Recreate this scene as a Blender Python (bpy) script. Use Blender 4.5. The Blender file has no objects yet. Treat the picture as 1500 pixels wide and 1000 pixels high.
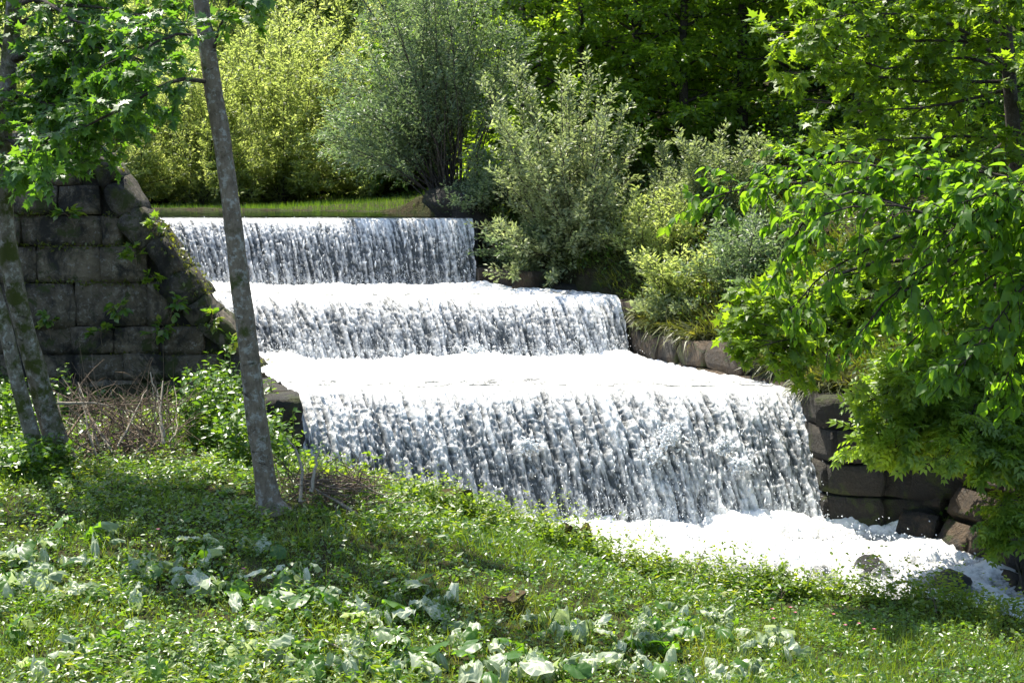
import bpy, bmesh, math
import numpy as np
from mathutils import Vector, Matrix

# ------------------------------------------------------------------ camera, sky, sun, exposure
scene = bpy.context.scene
COL = scene.collection
FPX = 2083.0
PITCH = math.atan(250 / FPX)
CAM = np.array([0.0, 0.0, 4.5])
cd = bpy.data.cameras.new('camera'); cd.lens = 50; cd.sensor_width = 36; cd.clip_end = 2000; cd.clip_start = 0.1
cam = bpy.data.objects.new('camera', cd); COL.objects.link(cam)
cam.location = CAM; cam.rotation_euler = (math.pi / 2 - PITCH, 0, 0)
scene.camera = cam

SUN_AZ = math.radians(-43)          # measured from +Y towards +X
SUN_EL = math.radians(63)
SV = Vector((math.sin(SUN_AZ) * math.cos(SUN_EL), math.cos(SUN_AZ) * math.cos(SUN_EL), math.sin(SUN_EL)))
w = bpy.data.worlds.new('World'); scene.world = w; w.use_nodes = True
nt = w.node_tree
sky = nt.nodes.new('ShaderNodeTexSky'); sky.sky_type = 'NISHITA'; sky.sun_disc = False
sky.sun_elevation = SUN_EL; sky.sun_rotation = SUN_AZ
bg = nt.nodes['Background']; bg.inputs['Strength'].default_value = 0.15
nt.links.new(sky.outputs[0], bg.inputs[0])
sl = bpy.data.lights.new('sun', 'SUN'); sl.energy = 5.0; sl.angle = math.radians(0.53); sl.color = (1, 0.94, 0.82)
so = bpy.data.objects.new('sun', sl); COL.objects.link(so); so.location = (-20, 30, 40)
so.rotation_euler = (-SV).to_track_quat('-Z', 'Y').to_euler()
vs = scene.view_settings; vs.view_transform = 'Standard'; vs.look = 'None'; vs.gamma = 1; vs.exposure = 1.4
scene.cycles.max_bounces = 7; scene.cycles.diffuse_bounces = 3; scene.cycles.glossy_bounces = 3
scene.cycles.transmission_bounces = 5; scene.cycles.transparent_max_bounces = 6
scene.cycles.sample_clamp_indirect = 4
scene.cycles.use_denoising = True

# ------------------------------------------------------------------ helpers
def P(px, py, d):
    """point at depth d (metres in front of the camera) seen at photo position px,py"""
    a = (px - 750) / FPX; b = (500 - py) / FPX
    v = np.array([a, math.cos(PITCH) + b * math.sin(PITCH), -math.sin(PITCH) + b * math.cos(PITCH)])
    return CAM + v * (d / v[1])

def proj(p):
    q = np.asarray(p) - CAM
    c, s = math.cos(PITCH), math.sin(PITCH)
    f = q[..., 1] * c - q[..., 2] * s; u = q[..., 1] * s + q[..., 2] * c
    return 750 + FPX * q[..., 0] / f, 500 - FPX * u / f, f

def R(seed): return np.random.default_rng(seed)

def _hash(ix, iy, iz, seed):
    h = (ix.astype(np.int64) * 374761393 + iy.astype(np.int64) * 668265263 + iz.astype(np.int64) * 1440662683 + seed * 974711) & 0xffffffff
    h = ((h ^ (h >> 13)) * 1274126177) & 0xffffffff
    h = ((h ^ (h >> 16)) * 2246822519) & 0xffffffff
    return ((h ^ (h >> 15)) & 0xffffff) / float(0xffffff)

def vn(x, y, z=0.0, seed=0):
    x, y, z = np.broadcast_arrays(np.asarray(x, float), np.asarray(y, float), np.asarray(z, float))
    ix, iy, iz = np.floor(x), np.floor(y), np.floor(z)
    fx, fy, fz = x - ix, y - iy, z - iz
    fx = fx * fx * (3 - 2 * fx); fy = fy * fy * (3 - 2 * fy); fz = fz * fz * (3 - 2 * fz)
    r = 0
    zs = (0, 1) if np.any(fz) else (0,)
    for dz in zs:
        wz = fz if dz else 1 - fz
        for dy in (0, 1):
            wy = fy if dy else 1 - fy
            for dx in (0, 1):
                wx = fx if dx else 1 - fx
                r = r + _hash(ix + dx, iy + dy, iz + dz, seed) * wx * wy * wz
    return r

def fbm(x, y, z=0.0, seed=0, o=3):
    a, s, t = 1.0, 0, 0
    for i in range(o):
        s = s + a * vn(np.asarray(x) * 2 ** i, np.asarray(y) * 2 ** i, np.asarray(z) * 2 ** i, seed + i * 17); t += a; a *= 0.5
    return s / t

def sstep(a, b, x):
    t = np.clip((np.asarray(x, float) - a) / (b - a), 0, 1); return t * t * (3 - 2 * t)

def mesh(name, V, Fs, mats, attrs=None, smooth=True, mi=None):
    me = bpy.data.meshes.new(name)
    V = np.asarray(V, np.float32)
    if not isinstance(Fs, (list, tuple)): Fs = [Fs]
    Fs = [np.asarray(f, np.int32) for f in Fs if len(f)]
    me.vertices.add(len(V)); me.vertices.foreach_set('co', V.ravel())
    tot = np.concatenate([np.full(len(f), f.shape[1], np.int32) for f in Fs])
    idx = np.concatenate([f.ravel() for f in Fs])
    st = np.concatenate([[0], np.cumsum(tot)[:-1]]).astype(np.int32)
    me.loops.add(len(idx)); me.loops.foreach_set('vertex_index', idx)
    me.polygons.add(len(tot)); me.polygons.foreach_set('loop_start', st)
    try: me.polygons.foreach_set('loop_total', tot)
    except Exception: pass
    me.polygons.foreach_set('use_smooth', np.full(len(tot), smooth))
    if not isinstance(mats, (list, tuple)): mats = [mats]
    for m in mats: me.materials.append(m)
    if mi is not None: me.polygons.foreach_set('material_index', np.asarray(mi, np.int32))
    if attrs:
        for k, v in attrs.items():
            a = me.attributes.new(k, 'FLOAT', 'POINT'); a.data.foreach_set('value', np.asarray(v, np.float32))
    me.update(); me.validate()
    return me

def link(name, me, parent=None, loc=None, label=None, cat=None, group=None, kind=None):
    o = bpy.data.objects.new(name, me); COL.objects.link(o)
    if loc is not None: o.location = loc
    if parent is not None: o.parent = parent
    return tag(o, label, cat, group, kind)

def tag(o, label=None, cat=None, group=None, kind=None):
    for k, v in (('label', label), ('category', cat), ('group', group), ('kind', kind)):
        if v: o[k] = v
    return o

def part(name, parent, V, F, mat, attrs=None, smooth=True, kind=None):
    """a mesh given in world coordinates, made a child of parent"""
    V = np.asarray(V, float) - np.array(parent.location)
    return link(name, mesh(name, V, F, mat, attrs, smooth), parent, kind=kind)

def thing(name, loc, label, cat, group=None):
    return link(name, None, None, Vector(loc), label, cat, group)

def copy_tree(o, loc, rz=0.0, s=(1, 1, 1), parent=None):
    c = o.copy(); COL.objects.link(c)
    if parent is None:
        c.location = loc; c.rotation_euler = (0, 0, rz); c.scale = s
    else: c.parent = parent
    for ch in list(o.children): copy_tree(ch, None, parent=c)
    return c

def nrm(v): return v / np.maximum(np.linalg.norm(v, axis=-1, keepdims=True), 1e-9)

def resample(pts, n):
    """Catmull-Rom through pts, n points"""
    p = np.asarray(pts, float)
    if len(p) == 2: return p[0] + (p[1] - p[0]) * np.linspace(0, 1, n)[:, None]
    q = np.vstack([2 * p[0] - p[1], p, 2 * p[-1] - p[-2]])
    t = np.linspace(0, len(p) - 1 - 1e-6, n); i = t.astype(int); f = (t - i)[:, None]
    a, b, c, d = q[i], q[i + 1], q[i + 2], q[i + 3]
    return 0.5 * (2 * b + (c - a) * f + (2 * a - 5 * b + 4 * c - d) * f ** 2 + (3 * b - a - 3 * c + d) * f ** 3)

def tubes(polys, radii, sides=4, cap=False):
    """polys (n,k,3), radii (n,k) -> verts, quads"""
    polys = np.asarray(polys, float); radii = np.asarray(radii, float)
    n, k, _ = polys.shape
    T = np.zeros_like(polys); T[:, 1:-1] = polys[:, 2:] - polys[:, :-2]; T[:, 0] = polys[:, 1] - polys[:, 0]; T[:, -1] = polys[:, -1] - polys[:, -2]
    T = nrm(T)
    ref = np.where(np.abs(T[:, :1, 2:3]) > 0.7, np.array([1.0, 0, 0]), np.array([0, 0, 1.0]))
    X = nrm(np.cross(T, np.broadcast_to(ref, T.shape))); Y = np.cross(T, X)
    a = np.linspace(0, 2 * np.pi, sides, endpoint=False)
    ring = X[:, :, None] * np.cos(a)[None, None, :, None] + Y[:, :, None] * np.sin(a)[None, None, :, None]
    V = polys[:, :, None] + ring * radii[:, :, None, None]
    V = V.reshape(-1, 3)
    base = (np.arange(n) * k * sides)[:, None, None]
    j = (np.arange(k - 1) * sides)[None, :, None]; s = np.arange(sides)[None, None, :]; s2 = (s + 1) % sides
    q = np.stack([base + j + s, base + j + s2, base + j + sides + s2, base + j + sides + s], -1).reshape(-1, 4)
    return V, q

def trunk_mesh(pts, rad, n=40, sides=14, seed=0, bump=0.06, flare=0.0):
    p = resample(pts, n); r = np.interp(np.linspace(0, 1, n), np.linspace(0, 1, len(rad)), rad)
    V, q = tubes(p[None], r[None], sides)
    V = V.reshape(n, sides, 3)
    a = np.linspace(0, 2 * np.pi, sides, endpoint=False)
    t = np.linspace(0, 1, n)
    nz = fbm(np.cos(a)[None] * 1.3 + 7, np.sin(a)[None] * 1.3 + 3, t[:, None] * n * 0.18, seed, 3)
    k = 1 + bump * 2 * (nz - 0.5) * 2
    if flare: k = k + flare * 1.8 * np.exp(-t * n / 5.0)[:, None] * (0.6 + 0.6 * np.sin(a * 3 + seed)[None] ** 2)
    V = p[:, None] + (V - p[:, None]) * k[..., None]
    return V.reshape(-1, 3), q

def shoots(rng, pts, n, lo, hi, L, spread, up=0.0, grav=0.0, seg=5, wob=0.12, flat=0.0, taper=0.5):
    """n side shoots from the polyline pts -> (n,seg+1,3)"""
    pts = np.asarray(pts); m = len(pts)
    t = lo + (hi - lo) * (np.arange(n) + rng.random(n)) / max(n, 1)
    f = t * (m - 1); i = np.minimum(f.astype(int), m - 2); u = (f - i)[:, None]
    p = pts[i] * (1 - u) + pts[i + 1] * u
    T = nrm(pts[i + 1] - pts[i])
    rv = rng.normal(size=(n, 3)); rv[:, 2] *= (1 - flat)
    pr = nrm(rv - (rv * T).sum(1, keepdims=True) * T)
    a = np.radians(rng.uniform(spread[0], spread[1], n))[:, None]
    d = nrm(T * np.cos(a) + pr * np.sin(a) + np.array([0, 0, up]))
    Ls = (rng.uniform(L[0], L[1], n) * (1 - taper * t))[:, None] / seg
    out = [p]
    for s in range(seg):
        d = nrm(d + rng.normal(size=(n, 3)) * wob + np.array([0, 0, -grav]))
        p = p + d * Ls; out.append(p)
    return np.stack(out, 1)

def leaf_frames(rng, polys, m, lo=0.15, hi=1.0, out=0.9, droop=0.2, nup=1.0, nj=0.5, off=0.0):
    """m leaves along each polyline -> pos, dir, normal"""
    n, k, _ = polys.shape
    t = lo + (hi - lo) * (np.arange(m)[None] + rng.random((n, m))) / m
    f = t * (k - 1); i = np.minimum(f.astype(int), k - 2); u = (f - i)[..., None]
    r = np.arange(n)[:, None]
    A = polys[r, i]; B = polys[r, i + 1]
    p = (A * (1 - u) + B * u).reshape(-1, 3); T = nrm(B - A).reshape(-1, 3)
    rv = rng.normal(size=p.shape); pr = nrm(rv - (rv * T).sum(1, keepdims=True) * T)
    pr[:, 2] *= 0.5
    d = nrm(T + pr * out + np.array([0, 0, -droop]))
    N = nrm(np.array([0, 0, nup]) + rng.normal(size=p.shape) * nj)
    if off: p = p + d * off * rng.random((len(p), 1))
    return p, d, N

def frames(d, N):
    X = nrm(np.cross(d, N)); Z = np.cross(X, d); return X, d, Z

def leaves(tpl, p, d, N, size, rng, tint=None, jit=0.0):
    tv, tf = tpl
    X, Y, Z = frames(d, N); n = len(p)
    size = np.broadcast_to(np.asarray(size, float), (n,))[:, None, None]
    cz = rng.uniform(0.4, 1.8, (n, 1, 1)) if jit else 1.0
    V = p[:, None] + size * (tv[None, :, 0:1] * X[:, None] + tv[None, :, 1:2] * Y[:, None] + cz * tv[None, :, 2:3] * Z[:, None])
    F = (tf[None] + (np.arange(n) * len(tv))[:, None, None]).reshape(-1, tf.shape[1])
    if tint is None: tint = rng.random(n)
    return V.reshape(-1, 3), F, np.repeat(tint, len(tv))

# leaf outlines: stalk at the origin, blade along +Y, unit length
def T_narrow(wd=0.13):
    return np.array([[0, 0, 0], [wd, .5, .05], [0, 1, -.06], [-wd, .5, .05]]), np.array([[0, 1, 2], [0, 2, 3]])
def T_oval(wd=0.3):
    return (np.array([[0, 0, 0], [wd * .8, .3, .07], [wd, .55, .06], [0, 1, -.12], [-wd, .55, .06], [-wd * .8, .3, .07], [0, .45, -.02]]),
            np.array([[0, 1, 6], [1, 2, 6], [2, 3, 6], [3, 4, 6], [4, 5, 6], [5, 0, 6]]))
def T_linden(wd=0.36):
    y = [0.10, 0.0, .12, .32, .52, .74, 1.0]; x = [0, .22, .40, .47, .40, .22, 0]
    half = [(x[i] * wd / .47, y[i] + .12, .14 * x[i] - .22 * y[i] ** 2) for i in range(1, 6)]
    mid = [(0, .12 + .08, 0), (0, .45, -.06), (0, .75, -.15)]; tip = (0, 1.12, -.3); base = (0, 0, 0.0)
    V = [base] + mid + [tip] + half + [(-a, b, c) for a, b, c in half]
    F = []
    for o, fl in ((5, 0), (10, 1)):
        tr = [(1, o, o + 1), (1, o + 1, 2), (o + 1, o + 2, 2), (2, o + 2, o + 3), (2, o + 3, 3), (o + 3, o + 4, 3), (3, o + 4, 4)]
        F += [t[::-1] if fl else t for t in tr]
    F += [(0, 5, 1), (0, 1, 10)]
    return np.array(V), np.array(F)
def T_maple():
    ang = [-150, -118, -100, -72, -58, -36, -22, 0]; rad = [.30, .62, .36, .88, .46, .55, .50, 1.0]
    pts = []
    for a, r in zip(ang, rad): pts.append((math.sin(math.radians(a)) * r * .62, .34 + math.cos(math.radians(a)) * r * .66))
    for a, r in list(zip(ang, rad))[:-1][::-1]: pts.append((-math.sin(math.radians(a)) * r * .62, .34 + math.cos(math.radians(a)) * r * .66))
    V = [(0, .34, .0)] + [(x, y, -.22 * (x * x) * 2 - .16 * max(y - .3, 0) ** 2 + (.05 if i % 2 else -.03)) for i, (x, y) in enumerate(pts)]
    n = len(pts); F = [(0, i + 1, (i + 1) % n + 1) for i in range(n)]
    return np.array(V), np.array(F)
def T_compound(k=3):
    V = []; F = []
    def leaflet(bx, by, dx, dy, L):
        b = len(V); nx, ny = -dy, dx
        V.extend([(bx, by, 0), (bx + dx * L * .45 + nx * L * .25, by + dy * L * .45 + ny * L * .25, .03), (bx + dx * L, by + dy * L, -.06), (bx + dx * L * .45 - nx * L * .25, by + dy * L * .45 - ny * L * .25, .03)])
        F.extend([(b, b + 1, b + 2), (b, b + 2, b + 3)])
    for i in range(k):
        y = .22 + .55 * i / (k - 1)
        for s in (-1, 1): leaflet(0, y, s * .82, .57, .42 - .02 * i)
    leaflet(0, .72, 0, 1, .38)
    b = len(V); V += [(-.012, 0, 0), (.012, 0, 0), (.008, .74, 0), (-.008, .74, 0)]; F += [(b, b + 1, b + 2), (b, b + 2, b + 3)]
    V = np.array(V); V[:, 2] -= .18 * V[:, 1] ** 2
    return V, np.array(F)
NARROW, OVAL, LINDEN, MAPLE, COMPOUND = T_narrow(), T_oval(), T_linden(), T_maple(), T_compound()
WILLOW = T_narrow(0.15); BLADE = (np.array([[-.02, 0, 0], [.02, 0, 0], [.014, .55, .0], [-.014, .55, .0], [0, 1, -.12]]), np.array([[0, 1, 2], [0, 2, 3], [3, 2, 4]]))
HERB = T_narrow(0.3)
HEX = (np.array([[0, 0, 0], [.27, .32, .05], [.24, .68, .04], [0, 1, -.1], [-.24, .68, .04], [-.27, .32, .05]]), np.array([[0, 1, 5], [1, 2, 5], [2, 4, 5], [2, 3, 4]]))
KITE = (np.array([[-.02, 0, 0], [.02, 0, 0], [0, 1, -.1]]), np.array([[0, 1, 2]]))

# ------------------------------------------------------------------ materials
def newmat(name):
    m = bpy.data.materials.new(name); m.use_nodes = True
    t = m.node_tree; t.nodes.clear()
    out = t.nodes.new('ShaderNodeOutputMaterial')
    return m, t, out
def nd(t, typ, **kw):
    n = t.nodes.new(typ)
    for k, v in kw.items():
        if k.startswith('i_'):
            key = k[2:]; key = int(key) if key.isdigit() else key.replace('_', ' ')
            n.inputs[key].default_value = v
        else: setattr(n, k, v)
    return n
def ramp(t, stops, interp='LINEAR'):
    r = t.nodes.new('ShaderNodeValToRGB'); e = r.color_ramp.elements; r.color_ramp.interpolation = interp
    while len(e) < len(stops): e.new(0.5)
    for el, (p, c) in zip(e, stops):
        el.position = p; el.color = (c[0], c[1], c[2], 1) if not np.isscalar(c) else (c, c, c, 1)
    return r
def noise(t, scale, detail=4, rough=0.6, co=None, dist=0.0):
    n = t.nodes.new('ShaderNodeTexNoise'); n.inputs['Scale'].default_value = scale; n.inputs['Detail'].default_value = detail
    n.inputs['Roughness'].default_value = rough; n.inputs['Distortion'].default_value = dist
    if co is not None: t.links.new(co, n.inputs['Vector'])
    return n
def mixc(t, fac, a, b, mode='MIX'):
    m = t.nodes.new('ShaderNodeMix'); m.data_type = 'RGBA'; m.blend_type = mode
    for s, v in ((0, fac), (6, a), (7, b)):
        if isinstance(v, bpy.types.NodeSocket): t.links.new(v, m.inputs[s])
        elif np.isscalar(v): m.inputs[s].default_value = v
        else: m.inputs[s].default_value = (*v, 1)
    return m.outputs[2]
def mapping(t, src, scale):
    mp = t.nodes.new('ShaderNodeMapping'); mp.inputs['Scale'].default_value = scale
    t.links.new(src, mp.inputs['Vector']); return mp.outputs[0]

def leafmat(name, cols, trans=0.45, tcol=None, rough=0.42, spec=0.5):
    m, t, out = newmat(name); L = t.links
    at = nd(t, 'ShaderNodeAttribute', attribute_name='tint')
    n = len(cols); rp = ramp(t, [(i / (n - 1), c) for i, c in enumerate(cols)])
    L.new(at.outputs['Fac'], rp.inputs[0])
    b = nd(t, 'ShaderNodeBsdfPrincipled'); b.inputs['Roughness'].default_value = rough
    b.inputs['Specular IOR Level'].default_value = spec
    L.new(rp.outputs[0], b.inputs['Base Color'])
    tr = nd(t, 'ShaderNodeBsdfTranslucent')
    tc = mixc(t, 1.0, rp.outputs[0], tcol or (2.9, 2.7, 0.7), 'MULTIPLY')
    L.new(tc, tr.inputs['Color'])
    mx = nd(t, 'ShaderNodeMixShader'); mx.inputs[0].default_value = trans
    L.new(b.outputs[0], mx.inputs[1]); L.new(tr.outputs[0], mx.inputs[2]); L.new(mx.outputs[0], out.inputs[0])
    return m

def barkmat(name, c0, c1, moss=0.3, scale=14, lichen=0.3, mosscol=(0.05, 0.06, 0.012)):
    m, t, out = newmat(name); L = t.links
    tc = nd(t, 'ShaderNodeTexCoord'); o = tc.outputs['Object']
    n1 = noise(t, scale, 7, .78, mapping(t, o, (1, 1, .45)))
    n2 = noise(t, 3.4, 6, .7, o); n3 = noise(t, 15, 5, .7, o)
    base = ramp(t, [(.3, c0), (.7, c1)]); L.new(n1.outputs[0], base.inputs[0])
    lf = ramp(t, [(.52, 0.0), (.62, 1.0)]); L.new(n3.outputs[0], lf.inputs[0])
    lm = nd(t, 'ShaderNodeMath', operation='MULTIPLY'); lm.inputs[1].default_value = lichen; L.new(lf.outputs[0], lm.inputs[0])
    c = mixc(t, lm.outputs[0], base.outputs[0], (.42, .43, .38))
    mf = ramp(t, [(.62 - moss * .3, 0.0), (.72 - moss * .3, 1.0)]); L.new(n2.outputs[0], mf.inputs[0])
    c = mixc(t, mf.outputs[0], c, mosscol)
    n5 = noise(t, 6.5, 5, .7, mapping(t, o, (1, 1, 1.6)), .5); sp = ramp(t, [(.60, 0.0), (.66, .85)]); L.new(n5.outputs[0], sp.inputs[0])
    c = mixc(t, sp.outputs[0], c, (.025, .02, .014))
    b = nd(t, 'ShaderNodeBsdfPrincipled'); b.inputs['Roughness'].default_value = .9; b.inputs['Specular IOR Level'].default_value = .2
    L.new(c, b.inputs['Base Color'])
    bp = nd(t, 'ShaderNodeBump'); bp.inputs['Strength'].default_value = 1.0; bp.inputs['Distance'].default_value = .04
    L.new(n1.outputs[0], bp.inputs['Height']); L.new(bp.outputs[0], b.inputs['Normal']); L.new(b.outputs[0], out.inputs[0])
    return m

def stonemat(name, c0, c1, moss=0.3, wet=0.0, speck=0.5):
    m, t, out = newmat(name); L = t.links
    g = nd(t, 'ShaderNodeNewGeometry'); o = g.outputs['Position']
    oi = nd(t, 'ShaderNodeObjectInfo')
    n1 = noise(t, 4, 8, .75, o); n2 = noise(t, 1.9, 7, .72, mapping(t, o, (1, 1, .7)), .6); n3 = noise(t, 17, 6, .75, o)
    base = ramp(t, [(.3, c0), (.72, c1)]); L.new(n1.outputs[0], base.inputs[0])
    v = nd(t, 'ShaderNodeMapRange'); v.inputs[3].default_value = .72; v.inputs[4].default_value = 1.25; L.new(oi.outputs['Random'], v.inputs[0])
    vc = nd(t, 'ShaderNodeCombineColor'); [L.new(v.outputs[0], vc.inputs[i]) for i in range(3)]
    c = mixc(t, 1.0, base.outputs[0], vc.outputs[0], 'MULTIPLY')
    sf = ramp(t, [(.56, 0.0), (.64, speck)]); L.new(n3.outputs[0], sf.inputs[0])
    c = mixc(t, sf.outputs[0], c, (.40, .39, .35))
    n6 = noise(t, 7, 6, .72, o, .8); pf = ramp(t, [(.56, 0.0), (.63, speck)]); L.new(n6.outputs[0], pf.inputs[0])
    c = mixc(t, pf.outputs[0], c, (.31, .27, .2))
    df = ramp(t, [(.42, .95), (.54, 0.0)]); L.new(n2.outputs[0], df.inputs[0])
    c = mixc(t, df.outputs[0], c, (.022, .02, .016))
    mf = ramp(t, [(.66 - moss * .3, 0.0), (.74 - moss * .3, 1.0)])
    n4 = noise(t, 3.1, 5, .7, o, .4); L.new(n4.outputs[0], mf.inputs[0])
    c = mixc(t, mf.outputs[0], c, (.045, .055, .012))
    b = nd(t, 'ShaderNodeBsdfPrincipled'); b.inputs['Roughness'].default_value = .85 - wet * .6
    b.inputs['Specular IOR Level'].default_value = .3 + wet * .3
    L.new(c, b.inputs['Base Color'])
    bp = nd(t, 'ShaderNodeBump'); bp.inputs['Strength'].default_value = 1.0; bp.inputs['Distance'].default_value = .09
    ad = nd(t, 'ShaderNodeMath', operation='ADD'); L.new(n1.outputs[0], ad.inputs[0]); L.new(n3.outputs[0], ad.inputs[1])
    L.new(ad.outputs[0], bp.inputs['Height']); L.new(bp.outputs[0], b.inputs['Normal']); L.new(b.outputs[0], out.inputs[0])
    return m

def watermat(name, fine=62, zs=.28, dark=(.062, .067, .067), bump=.4, foamcol=(.9, .89, .86)):
    m, t, out = newmat(name); L = t.links
    g = nd(t, 'ShaderNodeNewGeometry')
    at = nd(t, 'ShaderNodeAttribute', attribute_name='foam')
    n1 = noise(t, fine, 3, .7, mapping(t, g.outputs['Position'], (1, 1, zs)))
    n2 = noise(t, 18, 3, .6, mapping(t, g.outputs['Position'], (1, 1, .45)))
    a1 = nd(t, 'ShaderNodeMath', operation='MULTIPLY_ADD'); a1.inputs[1].default_value = .8; a1.inputs[2].default_value = -.4; L.new(n1.outputs[0], a1.inputs[0])
    a2 = nd(t, 'ShaderNodeMath', operation='ADD'); L.new(a1.outputs[0], a2.inputs[0]); L.new(at.outputs['Fac'], a2.inputs[1])
    rp = ramp(t, [(.14, 0.0), (.5, .45), (.92, 1.0)]); L.new(a2.outputs[0], rp.inputs[0])
    bp = nd(t, 'ShaderNodeBump'); bp.inputs['Strength'].default_value = bump; bp.inputs['Distance'].default_value = .03
    ab = nd(t, 'ShaderNodeMath', operation='ADD'); L.new(n1.outputs[0], ab.inputs[0]); L.new(n2.outputs[0], ab.inputs[1]); L.new(ab.outputs[0], bp.inputs['Height'])
    d = nd(t, 'ShaderNodeBsdfPrincipled'); d.inputs['Base Color'].default_value = (*dark, 1); d.inputs['Roughness'].default_value = .22
    d.inputs['IOR'].default_value = 1.33; L.new(bp.outputs[0], d.inputs['Normal'])
    f = nd(t, 'ShaderNodeBsdfPrincipled'); f.inputs['Base Color'].default_value = (*foamcol, 1); f.inputs['Roughness'].default_value = .55
    L.new(bp.outputs[0], f.inputs['Normal'])
    tr = nd(t, 'ShaderNodeBsdfTranslucent'); tr.inputs['Color'].default_value = (.86, .9, .93, 1)
    fm = nd(t, 'ShaderNodeMixShader'); fm.inputs[0].default_value = .3; L.new(f.outputs[0], fm.inputs[1]); L.new(tr.outputs[0], fm.inputs[2])
    mx = nd(t, 'ShaderNodeMixShader'); L.new(rp.outputs[0], mx.inputs[0]); L.new(d.outputs[0], mx.inputs[1]); L.new(fm.outputs[0], mx.inputs[2])
    L.new(mx.outputs[0], out.inputs[0])
    return m

def groundmat():
    m, t, out = newmat('soil_and_litter'); L = t.links
    g = nd(t, 'ShaderNodeNewGeometry')
    n1 = noise(t, 2.2, 6, .7, g.outputs['Position']); n2 = noise(t, 24, 4, .7, g.outputs['Position'])
    r1 = ramp(t, [(.38, (.045, .034, .02)), (.55, (.04, .045, .016)), (.70, (.05, .07, .02))]); L.new(n1.outputs[0], r1.inputs[0])
    r2 = ramp(t, [(.3, .55), (.7, 1.3)]); L.new(n2.outputs[0], r2.inputs[0])
    c = mixc(t, 1.0, r1.outputs[0], r2.outputs[0], 'MULTIPLY')
    b = nd(t, 'ShaderNodeBsdfPrincipled'); b.inputs['Roughness'].default_value = .95; b.inputs['Specular IOR Level'].default_value = .1
    L.new(c, b.inputs['Base Color'])
    bp = nd(t, 'ShaderNodeBump'); bp.inputs['Distance'].default_value = .06; L.new(n2.outputs[0], bp.inputs['Height']); L.new(bp.outputs[0], b.inputs['Normal'])
    L.new(b.outputs[0], out.inputs[0]); return m

M = {}
M['ground'] = groundmat()
M['bark'] = barkmat('grey_bark', (.075, .058, .038), (.26, .21, .15), .16, 13, .55)
M['bark_moss'] = barkmat('mossy_bark', (.07, .06, .042), (.24, .21, .16), .5, 12, .55)
M['bark_dark'] = barkmat('dark_bark', (.03, .025, .02), (.08, .065, .05), .1, 18, .1)
M['bark_rot'] = barkmat('rotten_mossy_bark', (.03, .02, .012), (.10, .065, .035), .55, 20, .05, (.07, .065, .012))
M['twig'] = barkmat('dry_twig', (.11, .075, .05), (.26, .20, .14), .0, 30, .1)
M['twig_pale'] = barkmat('pale_dry_branch', (.25, .21, .15), (.45, .40, .31), .0, 30, .1)
M['stone'] = stonemat('lichened_limestone', (.055, .041, .025), (.26, .21, .14), .36, 0, .55)
M['stone_brown'] = stonemat('damp_brown_stone', (.035, .024, .014), (.13, .085, .045), .34, .3, .12)
M['stone_moss'] = stonemat('mossy_limestone', (.04, .033, .022), (.20, .17, .125), .52, 0, .35)
M['mortar'] = stonemat('mossy_joint', (.02, .018, .014), (.06, .055, .04), .5, 0, .1)
M['concrete'] = stonemat('wet_dark_concrete', (.02, .02, .02), (.05, .05, .048), .1, .6, .1)
M['fall'] = watermat('falling_water'); M['foam'] = watermat('churning_foam', 30, 1.0)
M['moss'] = leafmat('moss_tufts', [(.05, .06, .01), (.10, .12, .018)], .35)
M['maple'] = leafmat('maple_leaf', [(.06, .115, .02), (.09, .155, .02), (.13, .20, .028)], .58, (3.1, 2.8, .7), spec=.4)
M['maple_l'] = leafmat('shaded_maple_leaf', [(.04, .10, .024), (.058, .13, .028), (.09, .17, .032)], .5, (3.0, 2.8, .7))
M['linden'] = leafmat('linden_leaf', [(.05, .115, .018), (.075, .155, .022), (.12, .20, .028)], .58, (3.1, 2.8, .7), rough=.5, spec=.35)
M['ash'] = leafmat('ash_leaflet', [(.075, .14, .025), (.11, .185, .03), (.16, .23, .04)], .55, (3.0, 2.7, .8), rough=.4)
M['willow_grey'] = leafmat('grey_willow_leaf', [(.075, .11, .06), (.115, .155, .085), (.21, .25, .155)], .45, (1.9, 2.1, 1.2), rough=.42)
M['willow_silver'] = leafmat('silver_willow_leaf', [(.14, .175, .085), (.21, .245, .125), (.34, .36, .22)], .45, (1.7, 1.8, 1.1), rough=.42)
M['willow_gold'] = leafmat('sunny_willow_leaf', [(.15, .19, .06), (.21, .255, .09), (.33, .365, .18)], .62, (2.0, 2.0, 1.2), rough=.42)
M['beech'] = leafmat('beech_leaf', [(.04, .09, .016), (.065, .125, .018), (.10, .17, .025)], .55, (3.2, 3.0, .8))
M['bright'] = leafmat('spring_leaf', [(.08, .145, .02), (.12, .19, .025), (.17, .24, .04)], .6, (3.0, 2.8, .9))
M['herb'] = leafmat('herb_leaf', [(.04, .095, .018), (.065, .13, .022), (.10, .17, .028), (.16, .19, .045)], .45, rough=.36, spec=.6)
M['grass'] = leafmat('grass_blade', [(.05, .10, .015), (.09, .145, .02), (.16, .17, .06)], .45, rough=.4)
M['bank_grass'] = leafmat('rank_bank_grass', [(.045, .055, .018), (.065, .085, .022), (.12, .12, .045)], .4)
M['reed'] = leafmat('meadow_grass', [(.045, .10, .016), (.065, .13, .02), (.10, .165, .03)], .4)
M['bur_green'] = leafmat('butterbur_leaf', [(.05, .125, .02), (.085, .17, .025)], .5, rough=.4)
M['bur_pale'] = leafmat('butterbur_underside_sheen', [(.17, .23, .11), (.34, .39, .25), (.54, .56, .43)], .35, (1.2, 1.35, .7), rough=.42, spec=.5)  # pale underside, whitened further by painted sun sheen
M['lime'] = leafmat('seedling_leaf', [(.12, .2, .015), (.17, .25, .02)], .5, (1.9, 1.9, .7))
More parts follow.
